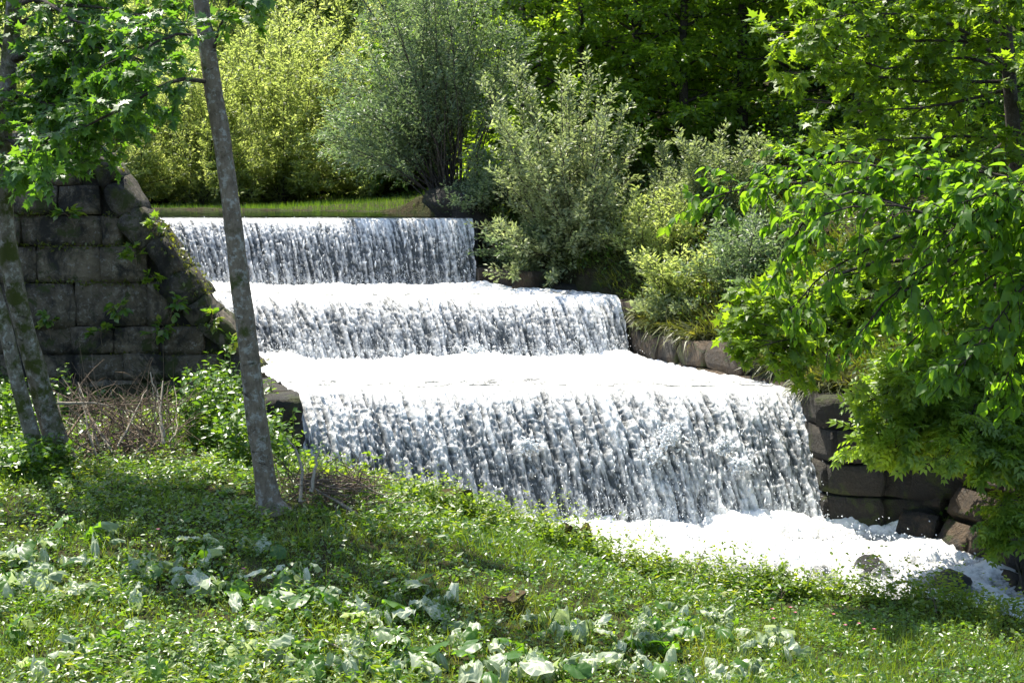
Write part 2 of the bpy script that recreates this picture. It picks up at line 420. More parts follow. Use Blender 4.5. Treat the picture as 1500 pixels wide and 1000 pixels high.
M['stone_dark'] = stonemat('shaded_mossy_stone', (.014, .012, .008), (.055, .044, .028), .4, .3, .05)  # dark mossy stone, with the wall end's deep shade also in its colour
M['bright_weed'] = leafmat('bright_weed_leaf', [(.08, .14, .018), (.12, .185, .022), (.19, .23, .04)], .5)
M['petal'] = leafmat('pink_petal', [(.4, .08, .14), (.5, .15, .22)], .3, (1, 1, 1))

def pondmat():
    m, t, out = newmat('still_pond_water'); L = t.links
    g = nd(t, 'ShaderNodeNewGeometry')
    n = noise(t, 5, 3, .5, mapping(t, g.outputs['Position'], (1, .45, 1)))
    b = nd(t, 'ShaderNodeBsdfPrincipled'); b.inputs['Base Color'].default_value = (.012, .02, .012, 1); b.inputs['Roughness'].default_value = .06; b.inputs['IOR'].default_value = 1.33
    bp = nd(t, 'ShaderNodeBump'); bp.inputs['Strength'].default_value = .25; bp.inputs['Distance'].default_value = .05
    L.new(n.outputs[0], bp.inputs['Height']); L.new(bp.outputs[0], b.inputs['Normal']); L.new(b.outputs[0], out.inputs[0]); return m
M['pond'] = pondmat()

# ------------------------------------------------------------------ terrain
YL = np.array([15.0, 17.4, 18.6, 20.4, 22.5, 25.2, 29.0]); XLv = np.array([-2.2, -2.6, -2.98, -3.7, -4.9, -6.6, -9.0])
YR = np.array([15.0, 17.4, 18.6, 21.75, 22.5, 24.45, 25.2, 29.0]); XRv = np.array([4.4, 3.98, 3.68, 1.82, 1.66, -0.62, -0.70, -1.2])
def xl(y): return np.interp(y, YL, XLv)
def xr(y): return np.interp(y, YR, XRv)
Z1, Z2, Z3, Z4 = 3.66, 2.53, 1.66, 0.05
STREAM = np.array([(-2.7, 17.9), (4.1, 17.9), (4.15, 17.3), (4.8, 16.8), (5.45, 15.7), (6.6, 14.6), (9.5, 13.6), (16, 12.6), (34, 11.0), (34, 8.0), (16, 10.4), (9, 11.6),
                   (5.9, 13.4), (4.6, 14.5), (3.5, 14.95), (2.5, 15.35), (1.3, 16.2), (0.2, 16.7), (-2.6, 17.0)])
POND = np.array([(-6.9, 25.1), (-0.55, 25.1), (-1.1, 26.8), (-1.9, 28.2), (-3.6, 29.2), (-6.0, 29.6), (-9.0, 30.5), (-14, 31), (-18, 30), (-14, 27.2), (-9.2, 26.4)])
CH = np.array([(xl(y), y) for y in (17.5, 18.6, 20.4, 22.5, 25.3)] + [(xr(y), y) for y in (25.3, 22.5, 18.6, 17.5)])
def sdist(poly, x, y):
    x = np.asarray(x, float); y = np.asarray(y, float)
    dm = np.full(x.shape, 1e9); inside = np.zeros(x.shape, bool)
    for (ax, ay), (bx, by) in zip(poly, np.roll(poly, -1, 0)):
        ex, ey = bx - ax, by - ay
        t = np.clip(((x - ax) * ex + (y - ay) * ey) / (ex * ex + ey * ey), 0, 1)
        dm = np.minimum(dm, np.hypot(x - ax - t * ex, y - ay - t * ey))
        if ey != 0:
            c = ((ay > y) != (by > y)) & (x < (bx - ax) * (y - ay) / ey + ax); inside ^= c
    return np.where(inside, -dm, dm)

cp = []
for px, py, d in [(0, 1010, 9.5), (400, 1010, 9.7), (750, 1010, 10), (1100, 1010, 10.4), (1500, 1010, 10.9),
                  (0, 870, 11.6), (400, 880, 11.4), (750, 900, 11.8), (1100, 945, 11.9), (1450, 960, 12.2),
                  (0, 770, 13.3), (400, 745, 13.6), (230, 720, 14.3), (650, 800, 13.4), (900, 850, 13.6), (1150, 905, 13.3),
                  (0, 675, 15.6), (150, 690, 15.2), (300, 690, 15.0), (480, 715, 14.9), (600, 750, 15.0), (700, 775, 15.1), (850, 815, 15.2), (960, 865, 15.3),
                  (380, 690, 16.2), (50, 570, 20.4), (250, 570, 20.4), (380, 585, 20.0), (360, 620, 18.2),
                  (1000, 420, 23.2), (1100, 320, 25), (1060, 238, 27), (1200, 240, 26), (880, 405, 24.4), (800, 330, 26), (760, 300, 27), (690, 262, 27.2),
                  (1300, 520, 18.8), (1400, 600, 17.4), (1500, 560, 17.8), (1180, 520, 19.4), (1050, 470, 21.2), (960, 435, 22.6)]:
    cp.append(P(px, py, d))
for p in [(-7, 8, 1.4), (7, 8, .7), (0, 5, 1.9), (0, 0, 2.9), (-8, 0, 3.2), (8, 0, 2.2), (0, -20, 3), (-11, 14, 1.8), (-11, 20.0, 2.0), (-16, 18, 4), (-9, 22.5, 3.6), (-6.6, 22.5, 3.2), (-5.2, 21.6, 2.2), (-12, 25, 3.9),
          (-3.6, 18.8, 1.3), (9, 17, 2.8), (12, 17, 4.2), (9, 22, 5.0), (14, 25, 7), (5, 30, 5.2), (12, 33, 7.5), (0, 33, 4.2), (-2.2, 29.4, 3.74), (-3.2, 28.9, 3.70), (-5, 30, 3.68), (-7, 30.6, 3.68), (-1.0, 30.5, 3.85), (-4, 31.5, 3.70), (-10, 32.5, 3.70), (-18, 34, 3.9), (-4, 36, 3.75), (-10, 38, 3.75), (-12, 42, 3.95), (2, 40, 5.2),
          (-4, 48, 5.5), (-16, 50, 6), (10, 48, 9), (-30, 30, 6), (-30, 60, 13), (0, 65, 13), (25, 60, 18), (30, 30, 14), (30, 12, 5), (30, 3, 3), (12, 9, .8), (18, 9.5, 1.2), (9, 15, 1.0), (16, 15, 2.0), (-25, 10, 4), (-30, -5, 5), (30, -10, 4),
          (0, 95, 30), (-50, 90, 28), (50, 90, 36)]:
    cp.append(np.array(p, float))
cp = np.array(cp)
def _tps(r2): return np.where(r2 > 1e-9, r2 * np.log(r2 + 1e-12), 0.0)
_n = len(cp); _K = _tps(((cp[:, None, :2] - cp[None, :, :2]) ** 2).sum(-1)) + np.eye(_n) * 0.02
_Pm = np.c_[np.ones(_n), cp[:, :2]]
_S = np.linalg.solve(np.block([[_K, _Pm], [_Pm.T, np.zeros((3, 3))]]), np.r_[cp[:, 2], 0, 0, 0])
def zraw(x, y):
    x = np.asarray(x, float); y = np.asarray(y, float); sh = x.shape
    xf = np.clip(x.ravel(), -50, 50); yf = np.clip(y.ravel(), -20, 95)
    z = _S[_n] + _S[_n + 1] * xf + _S[_n + 2] * yf
    for i in range(_n): z = z + _S[i] * _tps((xf - cp[i, 0]) ** 2 + (yf - cp[i, 1]) ** 2)
    z = z + np.maximum(y.ravel() - 95, 0) * .25
    return z.reshape(sh)
def zt(x, y):
    x = np.asarray(x, float); y = np.asarray(y, float)
    z = zraw(x, y)
    far = sstep(44, 62, y)
    z = z + (fbm(x * .9, y * .9, 0, 5, 3) - .5) * .14 + (fbm(x * .12, y * .12, 0, 8, 3) - .5) * 3 * far
    s = sdist(STREAM, x, y)
    lev = np.where(y > 16.8, -.35, -.55)
    z = np.where(s < .45, lev + (np.maximum(z, .12) - lev) * sstep(-.15, .45, s), np.maximum(z, .12))
    s = sdist(POND, x, y); z = np.where(s < .5, 3.1 + (np.maximum(z, 3.70) - 3.1) * sstep(-.2, .4, s), z)
    s2 = sdist(STREAM, x, y); rev = (x > 4.4) & (y > 13.0) & (y < 17.25) & (s2 < 2.2) & (y > 17.9 - .62 * x + .35)
    z = np.where(rev, np.minimum(z, np.maximum(s2 * 1.25 - .42, -.5)), z)
    fr_ = (x > 3.9) & (x < 5.6) & (y < 17.72 - .2 * (x - 3.98)) & (y > 16.2) & (s2 < 1.2)
    z = np.where(fr_, np.minimum(z, np.maximum(s2 * 1.0 - .45, -.5)), z)
    wt = np.interp(y, [17.5, 18.6, 19.2, 20, 21.2, 22.5, 23.4, 24.3, 25.3], [1.72, 1.8, 1.92, 2.05, 2.18, 2.42, 2.65, 2.8, 2.9]); off = x - xr(y)
    z = np.where((y > 17.5) & (y < 25.3) & (off > .3) & (off < 2.2), np.maximum(z, wt + .5 * (off - .3)), z)
    s = sdist(CH, x, y)
    zb = np.interp(y, [17.4, 17.5, 18.5, 18.7, 22.3, 22.6, 25.1, 25.4], [-.5, -.5, -.5, 1.1, 1.1, 2.0, 2.0, 3.0]) - .2
    z = np.where(s < 0.12, np.minimum(z, zb), z)
    return z

def axis(a, b, step, far0, far1, k):
    mid = np.arange(a, b, step)
    lo = a - np.cumsum(step * 1.16 ** np.arange(1, k)); hi = mid[-1] + np.cumsum(step * 1.16 ** np.arange(1, k))
    return np.r_[lo[lo > far0][::-1], mid, hi[hi < far1]]
gx = axis(-12, 12, .19, -420, 420, 46); gy = axis(7, 31, .19, -150, 460, 46)
GX, GY = np.meshgrid(gx, gy)
GZ = zt(GX, GY)
def gridf(nv, nu, mask=None):
    i = (np.arange(nv - 1)[:, None] * nu + np.arange(nu - 1)[None])
    q = np.stack([i, i + 1, i + nu + 1, i + nu], -1).reshape(-1, 4)
    return q if mask is None else q[mask.ravel()]
link('ground', mesh('ground', np.stack([GX, GY, GZ], -1).reshape(-1, 3), gridf(len(gy), len(gx)), M['ground']),
     label='earth bank and valley slope around the stream', cat='ground', kind='structure')

# ------------------------------------------------------------------ water
_PX = []
def fall_profile(zlip, ylip, back, a, h, npool, nfall, extra=.12):
    yb = np.linspace(ylip + back, ylip, npool, endpoint=False); zb = np.full(npool, zlip)
    s = np.linspace(0, 1, 600); yy = ylip - a * s * 1.04; zz = zlip - (h + extra) * s ** 1.75
    L = np.r_[0, np.cumsum(np.hypot(np.diff(yy), np.diff(zz)))]
    k = np.linspace(0, L[-1], nfall); y = np.r_[yb, np.interp(k, L, yy)]; z = np.r_[zb, np.interp(k, L, zz)]
    t = np.r_[yb * 0 - (yb - ylip), k]       # arc length from the lip, negative upstream
    return y, z, t, L[-1]

drops = []
def zsc(a): return (a - a.mean()) / a.std()
def make_fall(name, zlip, ylip, back, a, h, nu, npool, nfall, seed, label, bias, cs=1.0, still=False, lip_sun=.5):
    y, z, t, LT = fall_profile(zlip, ylip, back, a, h, npool, nfall)
    u = np.linspace(0, 1, nu); nv = len(y)
    Yc = np.repeat(y[:, None], nu, 1); Zc = np.repeat(z[:, None], nu, 1); Tt = np.repeat(t[:, None], nu, 1)
    X = xl(Yc) + (xr(Yc) - xl(Yc)) * u[None]
    W = (xr(ylip) - xl(ylip)); S = u[None] * W + 0 * Yc
    g = sstep(-.05, .6, Tt); pool = 1 - sstep(-.30, 0.0, Tt)
    warp = (fbm(S / .5, Tt / .6, 0, seed + 3, 2) - .5)
    warp2 = (fbm(S / .13, Tt / .13, 0, seed + 4, 2) - .5)
    Sl = S - .10 * Tt
    A = zsc(fbm(Sl / (.11 * cs) + warp * .9, Tt / 1.0, 0, seed + 1, 3))                 # main streams
    A2 = zsc(fbm(Sl / (.048 * cs) + warp * 1.5, Tt / .55, 0, seed + 2, 2))             # strands
    B = zsc(fbm(Sl / (.07 * cs) + warp2 * .7, Tt / (.15 * cs) + warp2 * .6, 0, seed + 5, 3))      # clots
    rid = 1 - np.abs(2 * vn(Sl / (.075 * cs) + warp2 * 1.2 + warp, Tt / (.34 * cs) + warp2 * .7, 0, seed + 7) - 1)
    rid2 = 1 - np.abs(2 * vn(Sl / (.045 * cs) + warp2 * 1.4, Tt / (.12 * cs) + warp2 * .8, 0, seed + 8) - 1)
    fil = zsc(rid ** 5) + .7 * zsc(rid2 ** 4)                                            # lace of bright filaments
    C = zsc(fbm(S / .03, Tt / .045, 0, seed + 9, 2))
    big = zsc(fbm(S / 1.2, Tt / 1.5, 0, seed + 12, 2))
    hgt = (.016 * A + .011 * A2 + .007 * B + .007 * fil + .003 * C) * (.15 + .85 * g) * (.45 + .55 * cs)
    pn = (.26 * (fbm(X / .5, Yc / .35, 0, seed + 20, 4) - .42) + .02 * B) * np.exp(-np.maximum(Tt + back, 0) / 1.0) + .06 * (fbm(X / .22, Yc / .14, 0, seed + 22, 3) - .5) + .006 * C
    if still: pn = pn * .06
    dy = np.gradient(y, t); dz = np.gradient(z, t)
    ny = dz[:, None]; nz = -dy[:, None]; l = np.hypot(ny, nz); ny, nz = -np.abs(ny / l), np.abs(nz / l)
    H = pn * pool + hgt * (1 - pool)
    Yo = Yc + ny * H; Zo = Zc + nz * H + (fbm(S / .9, S * 0, seed, seed, 3) - .5) * (.0 if still else .05)
    Xo = X + A2 * .008 * g + H * .3 * g
    lump = sstep(1.6, 2.6, big + .5 * B) * .1
    f = .355 + bias + .10 * sstep(.5, .95, u)[None] * (h > 1.4) + .095 * A + .105 * A2 + .06 * B + .10 * fil + .075 * C + .05 * big + lump
    low = sstep(.7, 1.0, Tt / LT)
    f = f + .12 * low + lip_sun * (1 - sstep(.0, .40 + .10 * A, Tt)) + .2 * sstep(.65, .1, Tt / LT)  # upper part whitened beyond real foam for sun on the lip curve
    dl = .10 * (fbm(S / .8, S * 0, 0, seed + 30, 2) - .5); dark = (np.exp(-((Tt + .16 + dl) / .05) ** 2) * sstep(.40, .56, fbm(S / .30, Tt / .04, 0, seed + 31, 3)) * .85 + np.exp(-((Tt + .42 + dl) / .09) ** 2) * sstep(.5, .62, fbm(S / .22, Tt / .05, 0, seed + 32, 3)) * .5) * (0 if still else 1)
    f_pool = (.05 + .05 * C) if still else (.92 - .75 * sstep(.52, .66, fbm(X / .28, Yc / .07, 0, seed + 33, 4)) * sstep(-1.5, -.25, Tt))
    foam = f * (1 - pool) + f_pool * pool - dark
    V = np.stack([Xo, Yo, Zo], -1)
    o = link(name, mesh(name, V.reshape(-1, 3), gridf(nv, nu), M['fall'], {'foam': np.clip(foam, -.2, 1.2).ravel()}), label=label, cat='waterfall', kind='structure')
    # thrown droplets and threads
    rg = R(seed); nd_ = int(1700 * W / 6.5 * (h / 1.0) ** .6)
    iv = npool + (rg.random(nd_) ** .8 * (nfall - 1)).astype(int); iu = rg.integers(0, nu, nd_)
    keep = rg.random(nd_) < np.clip(foam[iv, iu], .15, 1)
    p = V[iv, iu][keep]; n = len(p)
    p = p + np.stack([rg.normal(0, .012, n), -np.abs(rg.normal(0, .05, n)), rg.normal(.01, .02, n)], -1)
    dv = nrm(np.stack([rg.normal(.1, .3, n), dy[iv][keep] + rg.normal(0, .25, n), dz[iv][keep] + rg.normal(0, .35, n)], -1))
    drops.append((p, dv, rg.uniform(.004, .010, n) * (1 + 1.3 * (rg.random(n) > .95)), rg.uniform(1.5, 5, n)))
    # splash where the sheet lands
    ns = int(1900 * W / 6.5 * (1.6 if h > 1.4 else 1)); uu = rg.random(ns); yb = ylip - a - rg.gamma(1.5, .10, ns) + .1
    x = xl(yb) + (xr(yb) - xl(yb)) * uu
    hh = rg.gamma(1.3, .07 if h < 1.4 else .13, ns)
    p = np.stack([x, yb, zlip - h + .02 + hh], -1)
    drops.append((p, nrm(rg.normal(size=(ns, 3)) * [.6, .6, 1]), rg.uniform(.003, .0075, ns), rg.uniform(1, 2.4, ns)))
    return V, foam

make_fall('waterfall', Z1, 25.2, .7, .62, Z1 - Z2, 520, 26, 100, 11, 'topmost white waterfall dropping from the still pond', -.02, .48, True, .2)
make_fall('waterfall', Z2, 22.5, 2.1, .75, Z2 - Z3, 540, 54, 84, 47, 'middle white waterfall step between two foaming ledges', .02, .58, lip_sun=.32)
V3, f3 = make_fall('waterfall', Z3, 18.6, 3.2, 1.08, Z3 - Z4, 620, 72, 160, 83, 'lowest and tallest white waterfall beside the dark pier', .02, .8, lip_sun=.32)

# stream below the falls
sx = np.arange(-3.0, 9.0, .026); sy = np.arange(12.0, 18.0, .026)
SX, SY = np.meshgrid(sx, sy)
flow = SX * .72 - SY * .70
SZ = np.interp(SY - .12 * SX, [11, 13.2, 14.4, 15.2, 16.2, 17.5], [-.42, -.34, -.24, -.08, .03, .06])
big = fbm(SX / .7, SY / .5, 0, 61, 4); med = 1 - np.abs(2 * fbm(SX / .17, SY / .13, 0, 62, 3) - 1); fin = 1 - np.abs(2 * fbm(SX / .06, SY / .05, 0, 63, 2) - 1)
SZ = SZ + .26 * (big - .5) + .08 * (med - .5) + .03 * (fin - .5)
nearfall = np.exp(-np.maximum(17.45 - SY, 0) / .35)
SZ = SZ + nearfall * (.18 * fbm(SX / .25, SY / .2, 0, 64, 3))
foam = .50 + .7 * (med - .5) + .45 * (fin - .5) + 1.5 * (big - .5) - .2 * sstep(16.6, 15.4, SY) + .45 * nearfall
boulders = [(P(1275, 835, 15.75), .30, .34), (P(1395, 850, 15.35), .34, .22), (P(1205, 835, 15.75), .26, .18), (P(1445, 880, 14.9), .3, .16)]
for b, r, hh in boulders:
    dd = np.hypot((SX - b[0]), (SY - b[1]) * .8) / r
    SZ = SZ + hh * .55 * np.exp(-dd ** 2 * 1.2)
    fr = np.exp(-(((SX - b[0]) / (r * .55)) ** 2 + ((SY - b[1] + r * .55) / (r * .55)) ** 2))
    foam = foam - fr * (1.1 if hh > .2 else .7)
    foam = foam + .35 * np.exp(-(dd - 1.3) ** 2 * 6)
cx, cy = (SX[1:, 1:] + SX[:-1, :-1]) / 2, (SY[1:, 1:] + SY[:-1, :-1]) / 2
ms = sdist(STREAM, cx, cy) < .4
sV = np.stack([SX, SY, SZ], -1).reshape(-1, 3); sF = gridf(len(sy), len(sx), ms)
us = np.unique(sF); mp = np.zeros(len(sV), int); mp[us] = np.arange(len(us))
link('stream', mesh('stream', sV[us], mp[sF], M['foam'], {'foam': np.clip(foam.ravel()[us], -.2, 1.2)}), label='white rushing stream flowing away below the lowest fall', cat='stream', kind='structure')
rg = R(5); n = 5200
p = np.stack([rg.uniform(-2.6, 5.2, n), rg.uniform(14.6, 17.6, n), 0 * np.arange(n)], -1); p = p[sdist(STREAM, p[:, 0], p[:, 1]) < -.05]; n = len(p)
k = p[:, 1] > 15.3; p = p[k]; n = len(p); p[:, 2] = .06 + rg.gamma(1.2, .05, n) - .12 * sstep(15.6, 14.6, p[:, 1])
drops.append((p, nrm(rg.normal(size=(n, 3))), rg.uniform(.005, .014, n), rg.uniform(1, 2.2, n)))
rg = R(8)
for px, py, dd_, r_ in ((985, 640, 17.95, .16), (960, 670, 17.9, .14), (1088, 682, 17.75, .12), (775, 655, 17.9, .10), (1060, 655, 17.9, .1), (965, 515, 21.6, .12), (700, 515, 21.7, .14), (1000, 520, 21.3, .1)):
    c_ = P(px, py, dd_ - .08); n = 150; q = rg.normal(size=(n, 3)) * np.array([r_, r_ * .5, r_ * .8]) * .6
    drops.append((c_ + q, nrm(rg.normal(size=(n, 3)) + [.3, 0, -.2]), rg.uniform(.006, .024, n), rg.uniform(1.2, 3, n)))
OCT = np.array([[1, 0, 0], [-.5, .87, 0], [-.5, -.87, 0], [0, 0, 1], [0, 0, -1.0]]); OF = np.array([[0, 1, 3], [1, 2, 3], [2, 0, 3], [1, 0, 4], [2, 1, 4], [0, 2, 4]])
dp = np.concatenate([d[0] for d in drops]); dd = np.concatenate([d[1] for d in drops]); dr = np.concatenate([d[2] for d in drops]); de = np.concatenate([d[3] for d in drops])
rg = R(6); X, Y, Z = frames(dd, nrm(rg.normal(size=dp.shape)))
V = dp[:, None] + dr[:, None, None] * (OCT[None, :, 0:1] * X[:, None] + OCT[None, :, 1:2] * Z[:, None] + OCT[None, :, 2:3] * Y[:, None] * de[:, None, None])
F = (OF[None] + (np.arange(len(dp)) * 5)[:, None, None]).reshape(-1, 3)
def dropmat():
    m, t, out = newmat('water_spray'); b = nd(t, 'ShaderNodeBsdfPrincipled'); b.inputs['Base Color'].default_value = (.85, .88, .9, 1); b.inputs['Roughness'].default_value = .15
    tr = nd(t, 'ShaderNodeBsdfTranslucent'); tr.inputs['Color'].default_value = (.9, .93, .95, 1)
    mx = nd(t, 'ShaderNodeMixShader'); mx.inputs[0].default_value = .45; t.links.new(b.outputs[0], mx.inputs[1]); t.links.new(tr.outputs[0], mx.inputs[2]); t.links.new(mx.outputs[0], out.inputs[0]); return m
link('spray', mesh('spray', V.reshape(-1, 3), F, dropmat()), label='flying white droplets thrown up by the falls', cat='spray', kind='stuff')

# pond
pv = np.array([(x, y, Z1 + .02) for x, y in [(-19, 25.88), (-.4, 25.88), (-.4, 31.5), (-19, 31.5)]])
px_ = np.linspace(-19, -.4, 60); py_ = np.linspace(25.86, 31.5, 30); PXg, PYg = np.meshgrid(px_, py_)
link('pond', mesh('pond', np.stack([PXg, PYg, 0 * PXg + Z1 + .012 + .01 * (fbm(PXg * 2, PYg * 3, 0, 3, 2) - .5)], -1).reshape(-1, 3), gridf(30, 60), M['pond']), label='still green pond held above the topmost fall', cat='pond', kind='structure')

# concrete body of the weir, hidden behind the sheets
wr = thing('stepped_weir', (0, 21, 0), 'dark wet stepped weir under the falling water', 'weir')
for zl, yl, yb, zb in ((Z1, 25.2, 26.2, 1.6), (Z2, 22.5, 25.4, .9), (Z3, 18.6, 22.7, -.6)):
    zl -= .14; ylip = yl - .02
    c = [(xl(ylip) - .1, ylip, zl), (xr(ylip) + .1, ylip, zl), (xr(yb) + .1, yb, zl), (xl(yb) - .1, yb, zl)]
    ft = .22 if zl > 2 else .35
    c += [(c[0][0], ylip - ft, zb), (c[1][0], ylip - ft, zb), (c[2][0], yb, zb), (c[3][0], yb, zb)]
    part('step', wr, c, np.array([[0, 1, 2, 3], [0, 4, 5, 1], [1, 5, 6, 2], [2, 6, 7, 3], [3, 7, 4, 0], [7, 6, 5, 4]]), M['concrete'], smooth=False)

# ------------------------------------------------------------------ masonry
def block_meshes(mat, n, seed, ch=.07, rough=.05):
    """rough-hewn unit blocks (1 x 1 x 1, centred) with worn edges and uneven faces"""
    out = []
    for k in range(n):
        bm = bmesh.new(); bmesh.ops.create_cube(bm, size=1.0)
        bmesh.ops.subdivide_edges(bm, edges=bm.edges[:], cuts=3, use_grid_fill=True)
        c = np.array([v.co[:] for v in bm.verts])
        cnt = (np.abs(c) > .49).sum(1)
        c = c * np.where(cnt == 3, 1 - ch * 1.3, np.where(cnt == 2, 1 - ch * .55, 1.0))[:, None]
        nz = np.stack([fbm(c[:, 0] * 2.3 + 9, c[:, 1] * 2.3 + 9, c[:, 2] * 2.3 + 9, seed * 50 + k * 5 + a, 2) - .5 for a in range(3)], -1)
        c = c + nz * rough * 4
        for v, q in zip(bm.verts, c): v.co = q
        me = bpy.data.meshes.new('block'); bm.to_mesh(me); bm.free(); me.materials.append(mat)
        me.polygons.foreach_set('use_smooth', np.ones(len(me.polygons), bool)); out.append(me)
    return out
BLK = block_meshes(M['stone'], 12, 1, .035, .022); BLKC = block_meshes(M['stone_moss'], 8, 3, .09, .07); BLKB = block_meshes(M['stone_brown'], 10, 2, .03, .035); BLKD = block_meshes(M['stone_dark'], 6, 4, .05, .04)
def put(me, parent, c, dims, rot, name='block'):
    o = bpy.data.objects.new(name, me); COL.objects.link(o); o.parent = parent
    mt = rot.to_4x4() @ Matrix.Diagonal((*dims, 1)); mt.translation = Vector(c) - parent.location
    o.matrix_basis = mt; return o
def basis(xd, nd_):
    x = Vector(xd).normalized(); n = Vector(nd_).normalized(); z = x.cross(n) * 1; y = -n
    z = x.cross(y).normalized(); return Matrix((x, y, z)).transposed()

# left wall: a broad face towards the meadow, cut off on the slant of the cascade
WY = 20.6
def cop(z):      # x of the slanted edge at height z
    q = np.array([P(*a) for a in ((425, 600, WY - .0), (400, 560, WY), (335, 480, WY), (290, 420, WY), (215, 312, WY), (140, 218, WY), (120, 205, WY))])
    return np.interp(z, q[:, 2], q[:, 0])
lw = thing('stone_wall', (-6.5, WY, .9), 'lichen covered wall of large squared stones, slanting down beside the cascade', 'wall')
rg = R(21); z = .75; row = 0
courses = [.36, .36, .38, .40, .64, .52, .46, .42, .36, .42]
for hc in courses:
    ztop = z + hc
    x1 = cop(min(ztop + .02, 4.9)) - .34; x = -10.9 + rg.uniform(0, .6)
    wmin, wmax = ((.45, .8) if row < 4 else (.85, 1.2))
    while x < x1 - .1:
        wd = rg.uniform(wmin, wmax)
        if x + wd > x1 - .3: wd = x1 - x
        if wd > .12:
            pr = rg.uniform(-.03, .05) + (rg.uniform(0, .07) if row < 4 else 0)
            put(BLK[rg.integers(len(BLK))], lw, (x + wd / 2, WY + .25 - pr, z + hc / 2 + rg.normal(0, .006)), (wd + .004, .6, hc + .004),
                Matrix.Rotation(rg.normal(0, .012), 3, 'Y') @ Matrix.Rotation(rg.normal(0, .02), 3, 'Z'))
        x += wd
    z = ztop; row += 1
# coping stones down the slant
cps = np.array([P(*a) for a in ((112, 204, WY), (150, 226, WY), (215, 312, WY), (290, 420, WY), (335, 480, WY), (400, 560, WY), (430, 612, WY))])
seg = np.r_[0, np.cumsum(np.linalg.norm(np.diff(cps, axis=0), axis=1))]
s = 0.0
while s < seg[-1] - .2:
    L = rg.uniform(.26, .74); a = np.array([np.interp(s, seg, cps[:, i]) for i in range(3)]); b = np.array([np.interp(min(s + L, seg[-1]), seg, cps[:, i]) for i in range(3)])
    dv = Vector(b - a); 
    ang = math.atan2(-dv.z, dv.x)
    up = np.array([dv.z, 0, -dv.x]); up = up / np.linalg.norm(up); up = -up if up[2] < 0 else up
    th = rg.uniform(.34, .52); c = (a + b) / 2 - up * (th / 2 - rg.uniform(0, .07)); pr = rg.uniform(-.02, .07)
    put(BLKC[rg.integers(len(BLKC))], lw, (c[0], WY + .26 - pr, c[2]), (dv.length + .05, .72, th), Matrix.Rotation(ang + rg.normal(0, .12), 3, 'Y') @ Matrix.Rotation(rg.normal(0, .05), 3, 'Z'), 'coping_stone')
    s += L
# rubble core behind the blocks
prof = [(-11, .6), (-2.95, .6)] + [(p[0] - .12, p[2] - .22) for p in cps[::-1]] + [(-11, 4.55)]
k = len(prof); V = [(x, WY + .06, z) for x, z in prof] + [(x, WY + 1.2, z) for x, z in prof]
bm_f = [(i, (i + 1) % k, k + (i + 1) % k, k + i) for i in range(k)]
me = bpy.data.meshes.new('core'); me.from_pydata([tuple(np.array(v) - np.array(lw.location)) for v in V], [], bm_f + [tuple(range(k))[::-1], tuple(range(k, 2 * k))]); me.materials.append(M['mortar'])
link('core', me, lw)
# moss and little ferns in the joints and along the slanting edge
rgm = R(24); n = 5200; u = rgm.random(n) * seg[-1]; pm = np.stack([np.interp(u, seg, cps[:, i]) for i in range(3)], -1)
k = rgm.random(n) < .62
pm = pm + np.stack([rgm.normal(0, .07, n), rgm.uniform(-.16, .5, n), rgm.normal(-.01, .05, n)], -1)
fx = rgm.uniform(-9, -3.6, n); fz = rgm.choice(np.cumsum(courses) + .75, n); pf = np.stack([fx + 0, WY - .06 + 0 * fx, fz + rgm.normal(0, .02, n)], -1); okf = (fx < cop(fz) - .15) & (fbm(fx * 1.3, fz * 1.3, 0, 25, 2) > .5)
pm = np.concatenate([pm[k & (fbm(u * 1.6, u * 0, 0, 27, 2) > .42)], pf[okf]]); n = len(pm)
dm = nrm(np.stack([rgm.normal(0, .6, n), rgm.normal(-.4, .5, n), rgm.normal(.3, .6, n)], -1)); Vm, Fm, tm_ = leaves(T_narrow(.3), pm, dm, nrm(rgm.normal(size=pm.shape) * .5 + [0, -.3, 1]), rgm.uniform(.025, .085, n), rgm)
part('moss', lw, Vm, Fm, M['moss'], {'tint': tm_}, kind='stuff')
# low pier at the left foot of the tallest fall
pr_ = thing('stone_pier', (-2.95, 18.2, 0), 'dark mossy pier of stacked stones at the left foot of the tallest fall', 'pier')
rg = R(33)
z = -.4
for i in range(6):
    hc = .34
    for j in range(3):
        y0 = 17.75 + j * .62
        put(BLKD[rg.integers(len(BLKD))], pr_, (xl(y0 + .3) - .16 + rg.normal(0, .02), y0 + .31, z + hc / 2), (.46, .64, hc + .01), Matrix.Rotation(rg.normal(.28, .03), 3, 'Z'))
    z += hc - (.0)

